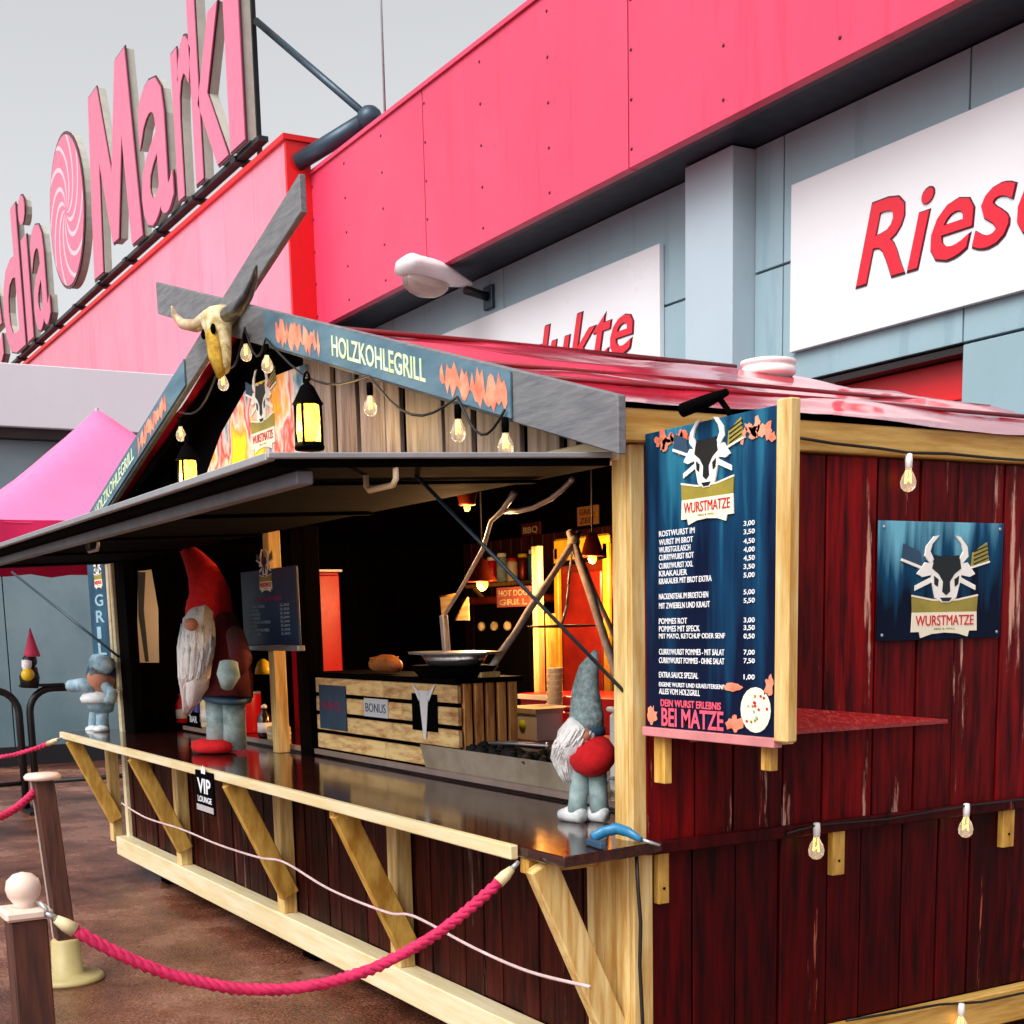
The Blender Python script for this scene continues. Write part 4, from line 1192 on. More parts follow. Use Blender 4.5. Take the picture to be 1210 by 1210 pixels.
# ------------------------------------------------------------------ INSIDE THE STALL
zi = ZC + .035
def crate():
    f0 = at(372, 884, 2, zi); yf_ = f0.y
    x0 = f0.x; x1 = at(540, 806, 1, yf_).x; z1 = at(371, 796, 1, yf_).z
    yb_ = at(612, 798, 0, x1).y
    c = thing('pallet_bar', 'counter box of flame-burnt pallet boards with stickers', 'crate', (x0, yf_, zi))
    nrow = 4; hh = (z1 - zi - .01) / nrow
    for r_ in range(nrow):
        xm = x0 + (x1 - x0) * (.60 + .06 * ((r_ * 7) % 3 - 1))
        for a, b in ((x0, xm), (xm, x1)):
            build('board', MB().box((a + .003, yf_, zi + r_ * hh + .010), (b - .003, yf_ + .022, zi + (r_ + 1) * hh - .010)), m_burnt, c, .003)
    ny_ = 5; ww = (yb_ - yf_ - .02) / ny_
    for r_ in range(ny_):
        build('side_board', MB().box((x1 - .022, yf_ + .023 + r_ * ww + .008, zi), (x1 + .0, yf_ + .023 + (r_ + 1) * ww - .008, z1 - .012)), m_burntz, c, .003)
    build('box_core', MB().box((x0 + .01, yf_ + .026, zi), (x1 - .026, yb_, z1 - .02)), m_black, c)
    build('box_top', MB().box((x0 - .02, yf_ - .015, z1 - .012), (x1 + .015, yb_ + .02, z1 + .010)), m_blackw, c, .003)
    bp = lambda u, v: at(u, v, 1, yf_ - .004)
    for (nm, u0, u1, v0, v1, m_) in (('poster', 379, 408, 811, 860, m_figd), ('sticker', 431, 458, 827, 846, m_signw), ('poster', 488, 516, 821, 862, m_black)):
        a, b = bp(u0, v1), bp(u1, v0)
        o = build(nm, MB().box((a.x, yf_ - .006, a.z), (b.x, yf_ - .001, b.z)), m_, c)
        t_ = MB()
        if u0 == 379:
            text(t_, 'BBQ', (a.x + .05, yf_ - .0065, (a.z + b.z) / 2 - .02), X, Z, -Y, (b.x - a.x) - .1, .05, .001, .02); build('print', t_, m_plum, o)
        elif u0 == 431:
            text(t_, 'BONUS', (a.x + .02, yf_ - .0065, (a.z + b.z) / 2 - .022), X, Z, -Y, (b.x - a.x) - .04, .044, .001, .0)
            build('print', t_, m_figd, o)
        else:
            t_.prism([(-.05, .10), (.05, .10), (.03, -.02), (.012, -.12), (-.012, -.12), (-.03, -.02)], ((a.x + b.x) / 2, yf_ - .0065, (a.z + b.z) / 2), X, Z, -Y, .001)
            t_.prism([(-.12, .13), (-.05, .05), (-.04, .09)], ((a.x + b.x) / 2, yf_ - .0065, (a.z + b.z) / 2), X, Z, -Y, .001)
            t_.prism([(.05, .05), (.12, .13), (.04, .09)], ((a.x + b.x) / 2, yf_ - .0065, (a.z + b.z) / 2), X, Z, -Y, .001)
            build('print', t_, m_print, o)
    return x0, x1, yf_, yb_, z1 + .010
cx0, cx1, cyf, cyb, cz = crate()
# foil tray and bread on it
tp = at(520, 800, 2, cz); tp.y = max(tp.y, cyf + .12)
ty = thing('foil_tray', 'shallow foil tray on a dark stand on the pallet box', 'tray', (tp.x, tp.y, cz))
TX = lambda u, v: at(u, v, 1, tp.y)
build('stand', MB().lathe([(.20, 0), (.22, .02), (.24, .05)], (tp.x, tp.y, cz), 16, sc=(1.2, .7)), m_black, ty)
tw = abs(TX(558, 790).x - TX(482, 790).x) / 2
build('pan', MB().lathe([(tw * .55, .05), (tw * .62, .06), (tw * .72, .10), (tw * .70, .10)], (tp.x, tp.y, cz), 24, sc=(1, .5)), m_foil, ty)
build('rim', MB().lathe([(tw * .72, .098), (tw * 1.0, .102), (tw * 1.02, .112), (tw * .7, .110)], (tp.x, tp.y, cz), 24, sc=(1, .5)), m_galv, ty)
bq = at(455, 796, 2, cz); bq.y = max(bq.y, cyf + .09)
bl_ = MB(); bl_.tube([(bq.x - .16, bq.y, cz + .035), (bq.x - .12, bq.y, cz + .045), (bq.x - .03, bq.y, cz + .05), (bq.x + .07, bq.y, cz + .05), (bq.x + .14, bq.y, cz + .04), (bq.x + .17, bq.y, cz + .032)], [.015, .034, .044, .044, .033, .012], 14)
for q_ in range(4):
    bl_.tube([(bq.x - .10 + q_ * .06, bq.y - .035, cz + .074), (bq.x - .08 + q_ * .06, bq.y + .03, cz + .080)], .006, 6)
tag(build('bread_loaf', bl_, m_bread, loc=(bq.x, bq.y, cz)), 'brown bread loaf lying on the pallet box beside the tray', 'bread')
# charcoal trough on the ledge
q0 = at(503, 914, 2, zi); q1 = at(684, 952, 2, zi); yt = .345
xa_, xb_ = at(503, 914, 1, yt).x, at(690, 952, 1, yt).x
zt0, zt1 = zi, at(600, 893, 1, yt).z
tr = thing('charcoal_trough', 'long grey metal trough heaped with charcoal on the inner ledge', 'trough', ((xa_ + xb_) / 2, yt, zi))
m_ = MB()
vv = [(xa_, yt, zt0), (xb_ - .02, yt, zt0), (xb_ - .02, yt + .2, zt0), (xa_, yt + .2, zt0), (xa_ - .02, yt - .015, zt1), (xb_ - .12, yt - .015, zt1), (xb_ - .12, yt + .24, zt1), (xa_ - .02, yt + .24, zt1)]
m_.add(vv, [(0, 3, 2, 1), (0, 1, 5, 4), (1, 2, 6, 5), (2, 3, 7, 6), (3, 0, 4, 7)])
vi = [(x + (.012 if i in (4, 7) else -.012), y + (.012 if i in (4, 5) else -.012), z) for i, (x, y, z) in list(enumerate(vv))[4:]]
build('tub', m_, m_trough, tr)
co = MB()
for k in range(120):
    co.ball((random.uniform(xa_ + .02, xb_ - .16), random.uniform(yt + .01, yt + .21), zt1 - .01 + random.uniform(-.02, .016)), random.uniform(.02, .034), (1.2, .9, .8), 6, 4, .2)
ch = build('charcoal', co, m_coal, tr); ch['kind'] = 'stuff'
# white box with lime sticker, white tray, red cabinet
def solid(name, label, cat, u0, u1, v0, v1, y, dep, m_, bev=.004, group=None):
    a, b = at(u0, v1, 1, y), at(u1, v0, 1, y)
    o = thing(name, label, cat, ((a.x + b.x) / 2, y, a.z), group)
    build('body', MB().box((a.x, y, a.z), (b.x, y + dep, b.z)), m_, o, bev)
    return o, a, b
# shelf unit behind the trough carries these
build('prep_table', MB().box((-2.95, .86, .75), (-.12, 1.35, zi + .09)), m_copper, stall, .004)
zt_ = zi + .09
def onto(u, v, z): return at(u, v, 2, z)
bp_ = onto(613, 893, zt_)
bx = thing('takeaway_box', 'white cardboard box with lime sticker behind the charcoal trough', 'box', (bp_.x, .93, zt_))
a, b = at(593, 893, 1, .9), at(634, 862, 1, .9)
build('carton', MB().box((a.x, .9, zt_), (b.x, 1.14, zt_ + (b.z - a.z))), m_white, bx, .003)
build('flap_edge', MB().box((a.x - .004, .894, zt_ + (b.z - a.z) - .02), (b.x + .004, 1.146, zt_ + (b.z - a.z) + .004)), mat('carton_edge', '#cfc3a6', .6), bx)
stk = MB(); stk.lathe([(.03, 0), (.03, .002)], ((a.x + b.x) / 2 + .04, .899, zt_ + (b.z - a.z) * .45), 16, (0, -1, 0))
build('sticker', stk, mat('lime', '#d8f01c', .5, bump=0), bx)
a, b = at(548, 890, 1, .88), at(590, 876, 1, .88)
wt = MB(); wt.box((a.x, .875, zt_), (b.x, 1.1, zt_ + .05))
tag(build('paper_tray', wt, m_white, None, .004, loc=(a.x, .9, zt_)), 'low white paper tray beside the cardboard box', 'tray')
# red shelf cabinet with white edges
a, b = at(612, 862, 1, 1.45), at(656, 822, 1, 1.45)
rc = thing('red_cabinet', 'low red cabinet with white edged shelves behind the box', 'cabinet', (a.x, 1.45, .24))
build('carcass', MB().box((a.x, 1.47, .24), (b.x + .7, 1.9, b.z)), m_red, rc, .004)
for zz in (b.z - .03, b.z - .13):
    build('shelf_edge', MB().box((a.x - .005, 1.455, zz), (b.x, 1.468, zz + .025)), m_white, rc)
build('side_edge', MB().box((b.x - .005, 1.44, .26), (b.x + .05, 1.467, b.z + .02)), m_white, rc)
# white urn/box behind the near gnome
a, b = at(719, 948, 1, .45), at(741, 843, 1, .45)
fz = thing('white_canister', 'tall white canister standing behind the grey hatted gnome', 'canister', ((a.x + b.x) / 2, .5, zi))
build('drum', MB().box((a.x, .45, zi), (b.x + .04, .62, b.z)), m_white, fz, .015)
build('lid', MB().box((a.x - .006, .444, b.z + .001), (b.x + .046, .626, b.z + .02)), m_white, fz, .006)
build('tap', MB().tube([(a.x + .04, .45, zi + .06), (a.x + .04, .42, zi + .06), (a.x + .04, .415, zi + .04)], .008, 8), m_galv, fz)

# jars, cups, tongs and pot about the grill
def jar(x, y, z, r, h, m_, label, cap=None):
    o = thing('jar', label, 'jar', (x, y, z), 'jars and tubs about the grill')
    build('glass', MB().lathe([(r * .9, 0), (r, .008), (r, h * .8), (r * .8, h * .88)], (x, y, z), 14), m_, o)
    build('lid', MB().lathe([(r * .86, h * .88), (r * .86, h), (r * .7, h * 1.02)], (x, y, z), 14), cap or m_white, o)
jar(-2.16, .96, zt_, .045, .13, m_yellow, 'yellow mustard jar behind the charcoal trough')
jar(-2.02, 1.06, zt_, .05, .16, m_red, 'red sauce tub beside the yellow jar', m_red)
jar(-2.30, 1.24, zt_, .04, .14, m_leg, 'pale green jar behind the white carton', m_yellow)
cu = thing('cup_stack', 'leaning stack of white paper cups near the carton', 'cups', (-2.48, 1.24, zt_))
for k in range(9):
    build('cup', MB().lathe([(.030, 0), (.040, .085), (.043, .09), (.039, .088)], (-2.48 + k * .003, 1.24, zt_ + k * .03), 14), m_white, cu)
tg = thing('grill_tongs', 'steel grill tongs lying across the charcoal trough', 'tongs', ((xa_ + xb_) / 2, yt, zt1))
for s_ in (-1, 1):
    build('arm', MB().tube([((xa_ + xb_) / 2 + .25, yt + .1, zt1 + .045), ((xa_ + xb_) / 2, yt + .1 + s_ * .025, zt1 + .04), ((xa_ + xb_) / 2 - .2, yt + .1 + s_ * .02, zt1 + .03)], .007, 6), m_galv, tg)
build('hinge', MB().ball(((xa_ + xb_) / 2 + .25, yt + .1, zt1 + .045), .014, (1, 1, 1), 8, 5), m_galv, tg)
# back shelf with bottles beside the smoker
shz = 1.98; shx0, shx1 = -5.8, -4.85
bs_ = thing('bottle_shelf', 'dark wooden shelf on the back wall by the warm lamp', 'shelf', ((shx0 + shx1) / 2, DY - .15, shz))
build('board', MB().box((shx0, DY - .21, shz - .025), (shx1, DY - .053, shz)), m_brace, bs_, .003)
for xx in (shx0 + .1, shx1 - .1):
    build('bracket', MB().bar((xx, DY - .06, shz - .16), (xx, DY - .19, shz - .026), .03, .02), m_brace, bs_)
for k, (mm, cc, lb_) in enumerate(((m_yellow, m_red, 'yellow bottle'), (m_red, m_white, 'red bottle'), (m_leg, m_white, 'pale green bottle'), (m_cream, m_red, 'cream bottle'), (m_copper, m_yellow, 'copper brown bottle'), (m_blue, m_white, 'blue bottle'))):
    jar(shx0 + .12 + k * .15, DY - .13, shz, .04, .17 + .02 * (k % 3), mm, lb_ + ' on the dark back shelf', cc)

# tripod of pale poles over the fire
ap = at(678, 640, 1, 1.05)
tri = thing('tripod_grill', 'tripod of pale poles with hanging chain over the grill', 'tripod', (ap.x, 1.05, cz))
def pole(p, q, r=.016):
    K = 7
    return MB().tube([Vector(p).lerp(Vector(q), k / K) + Vector((random.uniform(-.004, .004), 0, random.uniform(-.004, .004))) for k in range(K + 1)], [r * random.uniform(.9, 1.1) for _ in range(K + 1)], 8)
m_pole = mat('pale_pole', '#e0d4cc', .6, c2='#b8a49c', scale=20, bump=.3)
fl = at(576, 797, 2, cz + .012); fr = at(735, 818, 1, .95); fb = at(722, 745, 1, 1.3)
fr = ap + (fr - ap) * ((ap.z - zt_) / (ap.z - fr.z)); fb = ap + (fb - ap) * ((ap.z - zt_) / (ap.z - fb.z))
build('leg', pole(ap + (ap - fl).normalized() * .06, fl), m_pole, tri)
build('leg', pole(ap + (ap - fr).normalized() * .06, fr, .02), m_pole, tri)
build('leg', pole(ap + (ap - fb).normalized() * .05, fb, .012), m_pole, tri)
build('lashing', MB().ball(ap, .03, (1, 1, 1.3), 10, 6, .1), m_cream, tri)
chn = MB()
cpx = [(676, 650), (672, 690), (670, 715), (664, 738)]
for a, b in zip(cpx, cpx[1:]):
    chn.tube([at(*a, 1, 1.05), at(*b, 1, 1.05)], .006, 6)
build('chain', chn, m_galv, tri)
build('grate', MB().lathe([(.02, 0), (.16, .004), (.17, .012), (.03, .016)], at(664, 742, 1, 1.05), 16), m_steeld, tri)
build('foot_block', MB().box((fl.x - .10, fl.y - .05, cz), (fl.x + .03, fl.y + .05, cz + .025)), m_pine, tri, .004)

# yellow-framed copper cabinet at the back
yk = 2.05
a, b = at(664, 800, 1, yk), at(722, 630, 1, yk)
ov = thing('smoker_cabinet', 'copper coloured smoker cabinet with yellow frame at the back', 'smoker', ((a.x + b.x) / 2, yk, .24))
build('shell', MB().box((a.x, yk, .24), (b.x, yk + .45, b.z - .02)), m_copper, ov, .01)
fr_ = mat('yellow_frame', '#d9ac1e', .4, c2='#a8701a', scale=5)
build('frame_side', MB().box((a.x - .03, yk - .03, .9), (a.x + .02, yk - .002, b.z - .05)), fr_, ov, .006)
build('frame_side', MB().box((b.x - .05, yk - .03, .9), (b.x + .01, yk - .002, b.z - .05)), fr_, ov, .006)
build('frame_top', MB().box((a.x - .03, yk - .03, b.z - .13), (b.x + .01, yk - .001, b.z)), fr_, ov, .012)
build('cross_bar', MB().bar((a.x - .04, yk - .04, b.z - .16), (b.x + .0, yk - .04, b.z - .13), .02, .02), m_black, ov)
build('door_panel', MB().box((a.x + .05, yk - .02, 1.0), (b.x - .08, yk - .003, b.z - .2)), mat('copper_red', '#a32a16', .3, metal=.5, c2='#6a120c', scale=3), ov, .01)
# wooden uprights behind the tripod
build('inner_post', MB().bar((at(636, 720, 1, 1.62).x, 1.62, .24), (at(636, 720, 1, 1.62).x, 1.62, at(636, 645, 1, 1.62).z), .06, .04, (1, 0, 0)), m_pine, stall, .003)
build('inner_post', MB().bar((at(651, 760, 1, 1.72).x, 1.72, .24), (at(651, 760, 1, 1.72).x, 1.72, at(651, 725, 1, 1.72).z), .05, .04, (1, 0, 0)), m_brace, stall, .003)
# warm lamps inside
def warm_lamp(u, v, y, label, e, r=.05):
    p = at(u, v, 1, y)
    t_ = thing('cage_lamp', label, 'lamp', p, 'warm lamps inside the stall')
    build('shade', MB().lathe([(.012, .14), (.03, .13), (.05, .07), (r * 2.1, .02), (r * 2.15, .012)], p, 14), m_copper, t_)
    build('glow_bulb', MB().ball(p + Z * .0, r * .8, (1, 1, 1.2), 12, 8), m_warm, t_)
    build('cord', MB().tube([p + Z * .13, Vector((p.x, p.y, barge_z(p.x) - .0))], .005, 6), m_cable, t_)
    l_ = bpy.data.lights.new('lamp_light', 'POINT'); l_.energy = e; l_.color = (1, .52, .2); l_.shadow_soft_size = .05
    lo2 = bpy.data.objects.new('lamp_light', l_); COL.objects.link(lo2); lo2.parent = t_; lo2.location = (0, -.05, -.09)
warm_lamp(570, 690, 1.35, 'glowing warm lamp hanging above the dark cooker', 45, .04)
warm_lamp(700, 660, 1.80, 'added warm lamp that brightens the yellow framed smoker', 30, .03)  # added lamp, put here to brighten the smoker's yellow frame
warm_lamp(552, 600, .62, 'small red shaded lamp high under the stall roof', 14, .018)
# dark cooker below the lamp
a, b = at(562, 800, 1, 1.95), at(625, 712, 1, 1.95)
ck = thing('cooker', 'tall black cooker with lit gauge panel under the warm lamp', 'cooker', ((a.x + b.x) / 2, 1.95, .24))
build('body', MB().box((a.x, 1.95, .24), (b.x, 2.5, b.z)), m_black, ck, .01)
build('hood', MB().box((a.x - .05, 1.88, b.z + .001), (b.x + .05, 2.5, b.z + .05)), m_copper, ck, .01)
for k in range(3):
    build('knob', MB().lathe([(.03, 0), (.03, .02), (.02, .03)], (a.x + .12 + k * .17, 1.95, b.z - .14), 10, (0, -1, 0)), m_bone, ck)
# plates on the back wall
def plate(u0, u1, v0, v1, label, mb_, txt, mt, y=DY - .07):
    a, b = at(u0, v1, 1, y), at(u1, v0, 1, y)
    o = thing('wall_plate', label, 'sign', ((a.x + b.x) / 2, y, a.z), 'small plates on the stall back wall')
    build('panel', MB().box((a.x, y, a.z), (b.x, y + .015, b.z)), mb_, o, .002)
    t_ = MB()
    n_ = len(txt)
    for i, s_ in enumerate(txt):
        h_ = (b.z - a.z) * .8 / n_
        text(t_, s_, (a.x + .03, y - .001, b.z - (i + 1) * (b.z - a.z) * .9 / n_), X, Z, -Y, b.x - a.x - .06, h_ * .75, .001, .02)
    build('lettering', t_, mt, o)
m_plr = mat('plate_wine', '#5a1a18', .5); m_plw = mat('plate_wood', '#a8783c', .5, stretch=WOODX)
plate(682, 706, 596, 622, 'small wooden sign high on the back wall above the smoker', m_plw, ['GRILL', 'ZEIT'], m_plr)
plate(616, 638, 616, 634, 'small wine red plate on the back wall', m_plr, ['BBQ'], m_bone)
plate(587, 626, 692, 718, 'reddish lettered plate beside the warm lamp', mat('plate_rose', '#a0544a', .5), ['HOT DOG', 'GRILL'], m_bone, 1.86)
plate(436, 472, 672, 692, 'black plate with red capital letters on the back wall', m_black, ['BURGER', 'AND GRILL'], m_emr)
# hanging boards and utensils on the back wall
def hang(u0, u1, v0, v1, m_, name, label, rotd=0, cat='cutting board'):
    y = DY - .06
    a, b = at(u0, v1, 1, y), at(u1, v0, 1, y)
    w, h = b.x - a.x, b.z - a.z
    c = Vector(((a.x + b.x) / 2, y, (a.z + b.z) / 2))
    o = thing(name, label, cat, c, 'boards and utensils hung on the back wall')
    cs_, sn_ = math.cos(R(rotd)), math.sin(R(rotd))
    f = lambda P: [(x * cs_ - z * sn_, x * sn_ + z * cs_) for x, z in P]
    build('blade', MB().prism(f([(-w / 2, -h / 2), (w / 2, -h / 2), (w / 2, h * .35), (w * .25, h / 2), (-w * .25, h / 2), (-w / 2, h * .35)]), c, X, Z, -Y, .02), m_, o, .003)
    build('grip', MB().prism(f([(-w * .12, h * .45), (w * .12, h * .45), (w * .12, h * .72), (-w * .12, h * .72)]), c + Y * .004, X, Z, -Y, .014), m_, o, .002)
hang(457, 471, 715, 757, m_pine, 'cutting_board', 'long upright wooden cutting board on the dark back wall')
hang(440, 453, 696, 716, m_pine, 'cutting_board', 'small tilted wooden board above the long one', 40)
for i, (u, v) in enumerate(((421, 727), (432, 717), (444, 724), (421, 750), (438, 738), (417, 765), (476, 741), (484, 745))):
    p = at(u, v, 1, DY - .07)
    o = thing('ladle', 'small steel ladle hanging on the dark back wall', 'ladle', p, 'steel ladles on the back wall')
    build('bowl', MB().ball(p, .032, (1, .6, .8), 8, 5), m_galv, o)
    build('shaft', MB().tube([p, p + Vector((.02, .02, .16))], .006, 6), m_steeld, o)
# bent steel arm and curved hook pipe
m_pipe = mat('pale_pipe', '#d0cccc', .4, metal=.3)
am = thing('crane_arm', 'bent pale steel arm rising from the pallet box', 'pole', at(530, 795, 2, cz))
ya = tp.y + .12
build('upright', MB().bar(at(530, 796, 1, ya), at(524, 727, 1, ya), .035, .03), m_pipe, am, .003)
build('jib', MB().tube([at(u, v, 1, ya) for u, v in ((524, 729), (548, 690), (571, 648), (580, 616), (594, 603), (600, 594), (608, 582))], [.008, .009, .010, .009, .012, .012, .016], 8), m_pipe, am)
hkk = thing('hook_pipe', 'curved pale pipe hook under the stall ceiling', 'pipe', at(640, 596, 1, ya))
build('curve', MB().tube([at(u, v, 1, ya + .01) for u, v in ((597, 604), (612, 604), (630, 600), (650, 590), (664, 579), (676, 567))], .011, 8), m_pipe, hkk)
build('end_cap', MB().ball(at(676, 567, 1, ya + .01), .014, (1, 1, 1), 8, 5), m_pipe, hkk)
# yellowish fabric pennants
for (P, lb_) in ((((520, 705), (538, 702), (522, 730)), 'small pale pennant beside the bent arm'), (((538, 733), (553, 706), (554, 733)), 'larger cream pennant beside the bent arm')):
    q = [at(u, v, 1, 1.5) for u, v in P]
    m_ = MB(); m_.add([p for p in q] + [p + Y * .006 for p in q], [(0, 1, 2), (5, 4, 3), (0, 3, 4, 1), (1, 4, 5, 2), (2, 5, 3, 0)])
    t_ = thing('pennant', lb_, 'pennant', q[0], 'pennants in the stall')
    build('cloth', m_, m_pineX, t_); build('hem', MB().tube([q[0], q[1]], .006, 6), m_brace, t_)

# red cabinet panel, menu sign on the middle post ------------------------------------
ycab = .95
a, b = at(346, 812, 1, ycab), at(361, 676, 1, ycab)
ybk = at(403, 740, 0, b.x).y
rf = thing('red_fridge', 'narrow bright red fridge behind the pallet box', 'fridge', ((a.x + b.x) / 2, ycab, .24))
build('carcass', MB().box((a.x, ycab, .24), (b.x, ybk, b.z)), m_red, rf, .008)
build('door', MB().box((b.x + .002, ycab + .02, .4), (b.x + .03, ybk - .01, b.z - .02)), mat('fridge_door', '#e00c16', .3, var=.08), rf, .008)
build('top_trim', MB().box((a.x - .01, ycab - .01, b.z + .001), (b.x + .035, ybk + .01, b.z + .015)), m_galv, rf)
ymn = mid.y - .05
a, b = at(291, 762, 1, ymn), at(352, 668, 1, ymn)
ps = thing('post_menu_sign', 'small dark blue price sign fixed to the middle post', 'menu board', ((a.x + b.x) / 2, ymn, a.z))
build('panel', MB().box((a.x, ymn - .012, a.z), (b.x, ymn, b.z)), mat('small_sign_print', '#0a1d3c', .4, c2='#12395a', scale=3), ps, .002)
build('holder', MB().box((a.x - .02, ymn - .03, a.z - .03), (b.x + .02, ymn + .01, a.z - .001)), m_galv, ps, .003)
w_ = b.x - a.x; h_ = b.z - a.z
emblem(ps, ((a.x + b.x) / 2 - .02, ymn - .0125, b.z - h_ * .30), X, Z, -Y, .19)
t_ = MB(); text(t_, 'GETRÄNKE', (a.x + w_ * .24, ymn - .0125, b.z - h_ * .42), X, Z, -Y, w_ * .5, h_ * .07, .001, .02); build('heading', t_, m_plum, ps)
t_ = MB()
for i, s_ in enumerate(('COCA COLA', 'FANTA', 'SPRITE', 'WASSER', 'APFELSCHORLE', 'BIER', 'ALKOHOLFREI', 'RADLER')):
    z_ = b.z - h_ * (.50 + .053 * i)
    t_ = MB(); text(t_, s_, (a.x + w_ * .12, ymn - .0125, z_), X, Z, -Y, w_ * (.03 * len(s_) + .04), h_ * .036, .001, .01)
    build('drink_line', t_, mat('pale_print', '#9fb6c8', .5, bump=0), ps); t_ = MB()
    text(t_, ('2,50', '2,50', '2,50', '2,00', '2,50', '3,00', '3,00', '3,00')[i], (a.x + w_ * .70, ymn - .0125, z_), X, Z, -Y, w_ * .16, h_ * .036, .001, .01)
    build('price', t_, MATS['pale_print'], ps)

# hanging banner on the end wall
fl0 = [at(u, v, 0, XL + .06) for u, v in ((163, 675), (179, 673), (187, 720), (188, 783), (162, 783))]
xp = XL + .06
tw_ = thing('hanging_towel', 'white and blue cloth hanging on the dark end wall', 'cloth', fl0[4])
m_ = MB(); n_ = len(fl0)
m_.add([(p.x, p.y, p.z) for p in fl0] + [(p.x - .008, p.y, p.z) for p in fl0], [tuple(range(n_)), tuple(range(n_, 2 * n_))[::-1]] + [(i, i + n_, (i + 1) % n_ + n_, (i + 1) % n_) for i in range(n_)])
build('cloth', m_, m_signw, tw_)
s1 = [at(u, v, 0, XL + .065) for u, v in ((163, 676), (172, 676), (170, 720), (176, 782), (172, 782), (164, 728))]
m_ = MB(); n_ = len(s1)
m_.add([(p.x, p.y, p.z) for p in s1] + [(p.x - .004, p.y, p.z) for p in s1], [tuple(range(n_)), tuple(range(n_, 2 * n_))[::-1]] + [(i, i + n_, (i + 1) % n_ + n_, (i + 1) % n_) for i in range(n_)])
build('blue_stripe', m_, m_figd, tw_)

# bottles, tins and cards on the inner ledge by the big gnome
def bottle(u, v, m_, label, h, r, cap, neck=.4):
    p = at(u, v, 1, .41)
    o = thing('sauce_bottle', label, 'bottle', (p.x, p.y, zi), 'sauce bottles on the inner ledge')
    build('body', MB().lathe([(r * .9, 0), (r, .01), (r, h * .62), (r * neck, h * .80), (r * neck, h * .88)], (p.x, p.y, zi), 14), m_, o)
    build('cap', MB().lathe([(r * neck * 1.15, h * .88), (r * neck * 1.1, h * .95), (.006, h * 1.0)], (p.x, p.y, zi), 10), cap, o)
    build('label', MB().lathe([(r * 1.01, h * .15), (r * 1.01, h * .45)], (p.x, p.y, zi), 14), m_white, o)
bottle(206, 858, m_yellow, 'yellow mustard bottle on the ledge beside the white beard', .24, .05, m_yellow)
bottle(197, 857, mat('mint', '#6ad0a8', .4), 'mint green bottle on the ledge behind the mustard', .18, .04, m_yellow)
bottle(215, 860, m_red, 'red ketchup bottle on the ledge beside the mustard', .22, .042, m_red)
bottle(236, 862, mat('violet', '#3a2a8a', .4), 'dark violet bottle on the ledge beside the gnome leg', .18, .04, m_white)
bottle(246, 863, m_cream, 'cream bottle on the ledge behind the gnome leg', .26, .045, m_yellow)
bottle(314, 873, mat('sauce_glass', '#2a1a16', .15), 'dark sauce bottle with white label by the middle post', .20, .045, m_white, .35)
for i, (u, lb_) in enumerate(((281, 'tall red tin with pale stripe beside the gnome'), (294, 'wide red tin next to the sauce bottle'))):
    p = at(u, 871, 1, .46)
    o = thing('red_tin', lb_, 'tin', (p.x, p.y, zi), 'red tins on the inner ledge')
    r_ = .06 + .03 * i
    build('can', MB().lathe([(r_ * .96, 0), (r_, .008), (r_, .24), (r_ * .97, .25)], (p.x, p.y, zi), 18), m_red, o)
    build('rim', MB().lathe([(r_ * 1.02, .245), (r_ * 1.02, .258), (r_ * .9, .260)], (p.x, p.y, zi), 18), m_galv, o)
cd_ = at(233, 862, 1, .37)
o = thing('card_stand', 'small black card stand with white print on the ledge', 'sign', (cd_.x, cd_.y, zi))
build('card', MB().box((cd_.x - .10, cd_.y - .02, zi), (cd_.x + .10, cd_.y - .008, zi + .10)), m_black, o, .002)
t_ = MB(); text(t_, 'BAR', (cd_.x - .08, cd_.y - .021, zi + .03), X, Z, -Y, .16, .045, .001, .02); build('print', t_, m_print, o)
p = at(303, 876, 2, zi)
o = thing('napkin_block', 'small tan napkin block at the ledge edge', 'napkins', (p.x, .37, zi))
build('stack', MB().box((p.x - .06, .345, zi), (p.x + .06, .45, zi + .08)), m_pineX, o, .004)
build('band', MB().box((p.x - .061, .344, zi + .035), (p.x + .061, .451, zi + .045)), m_white, o)
a = at(192, 850, 1, .6); b = at(209, 785, 1, .6)
o = thing('white_card', 'pale card leaning on the ledge behind the mustard bottle', 'sign', (a.x, .6, zi))
build('sheet', MB().box((a.x, .60, zi), (b.x, .612, b.z)), m_signw, o, .002)
build('stand', MB().bar(((a.x + b.x) / 2, .70, zi), ((a.x + b.x) / 2, .613, b.z - .05), .03, .008), m_galv, o)
# round brass bell lamp by the post
p = at(311, 786, 1, mid.y)
o = thing('brass_bell', 'small brass bell on a bracket at the middle post', 'bell', p)
build('dome', MB().lathe([(.05, -.05), (.045, -.02), (.03, .02), (.01, .035)], p, 14), m_yellow, o)
build('bracket', MB().tube([p + Z * .03, p + Vector((.02, 0, .07)), Vector((mid.x - .04, mid.y, p.z + .07))], .006, 6), m_black, o)

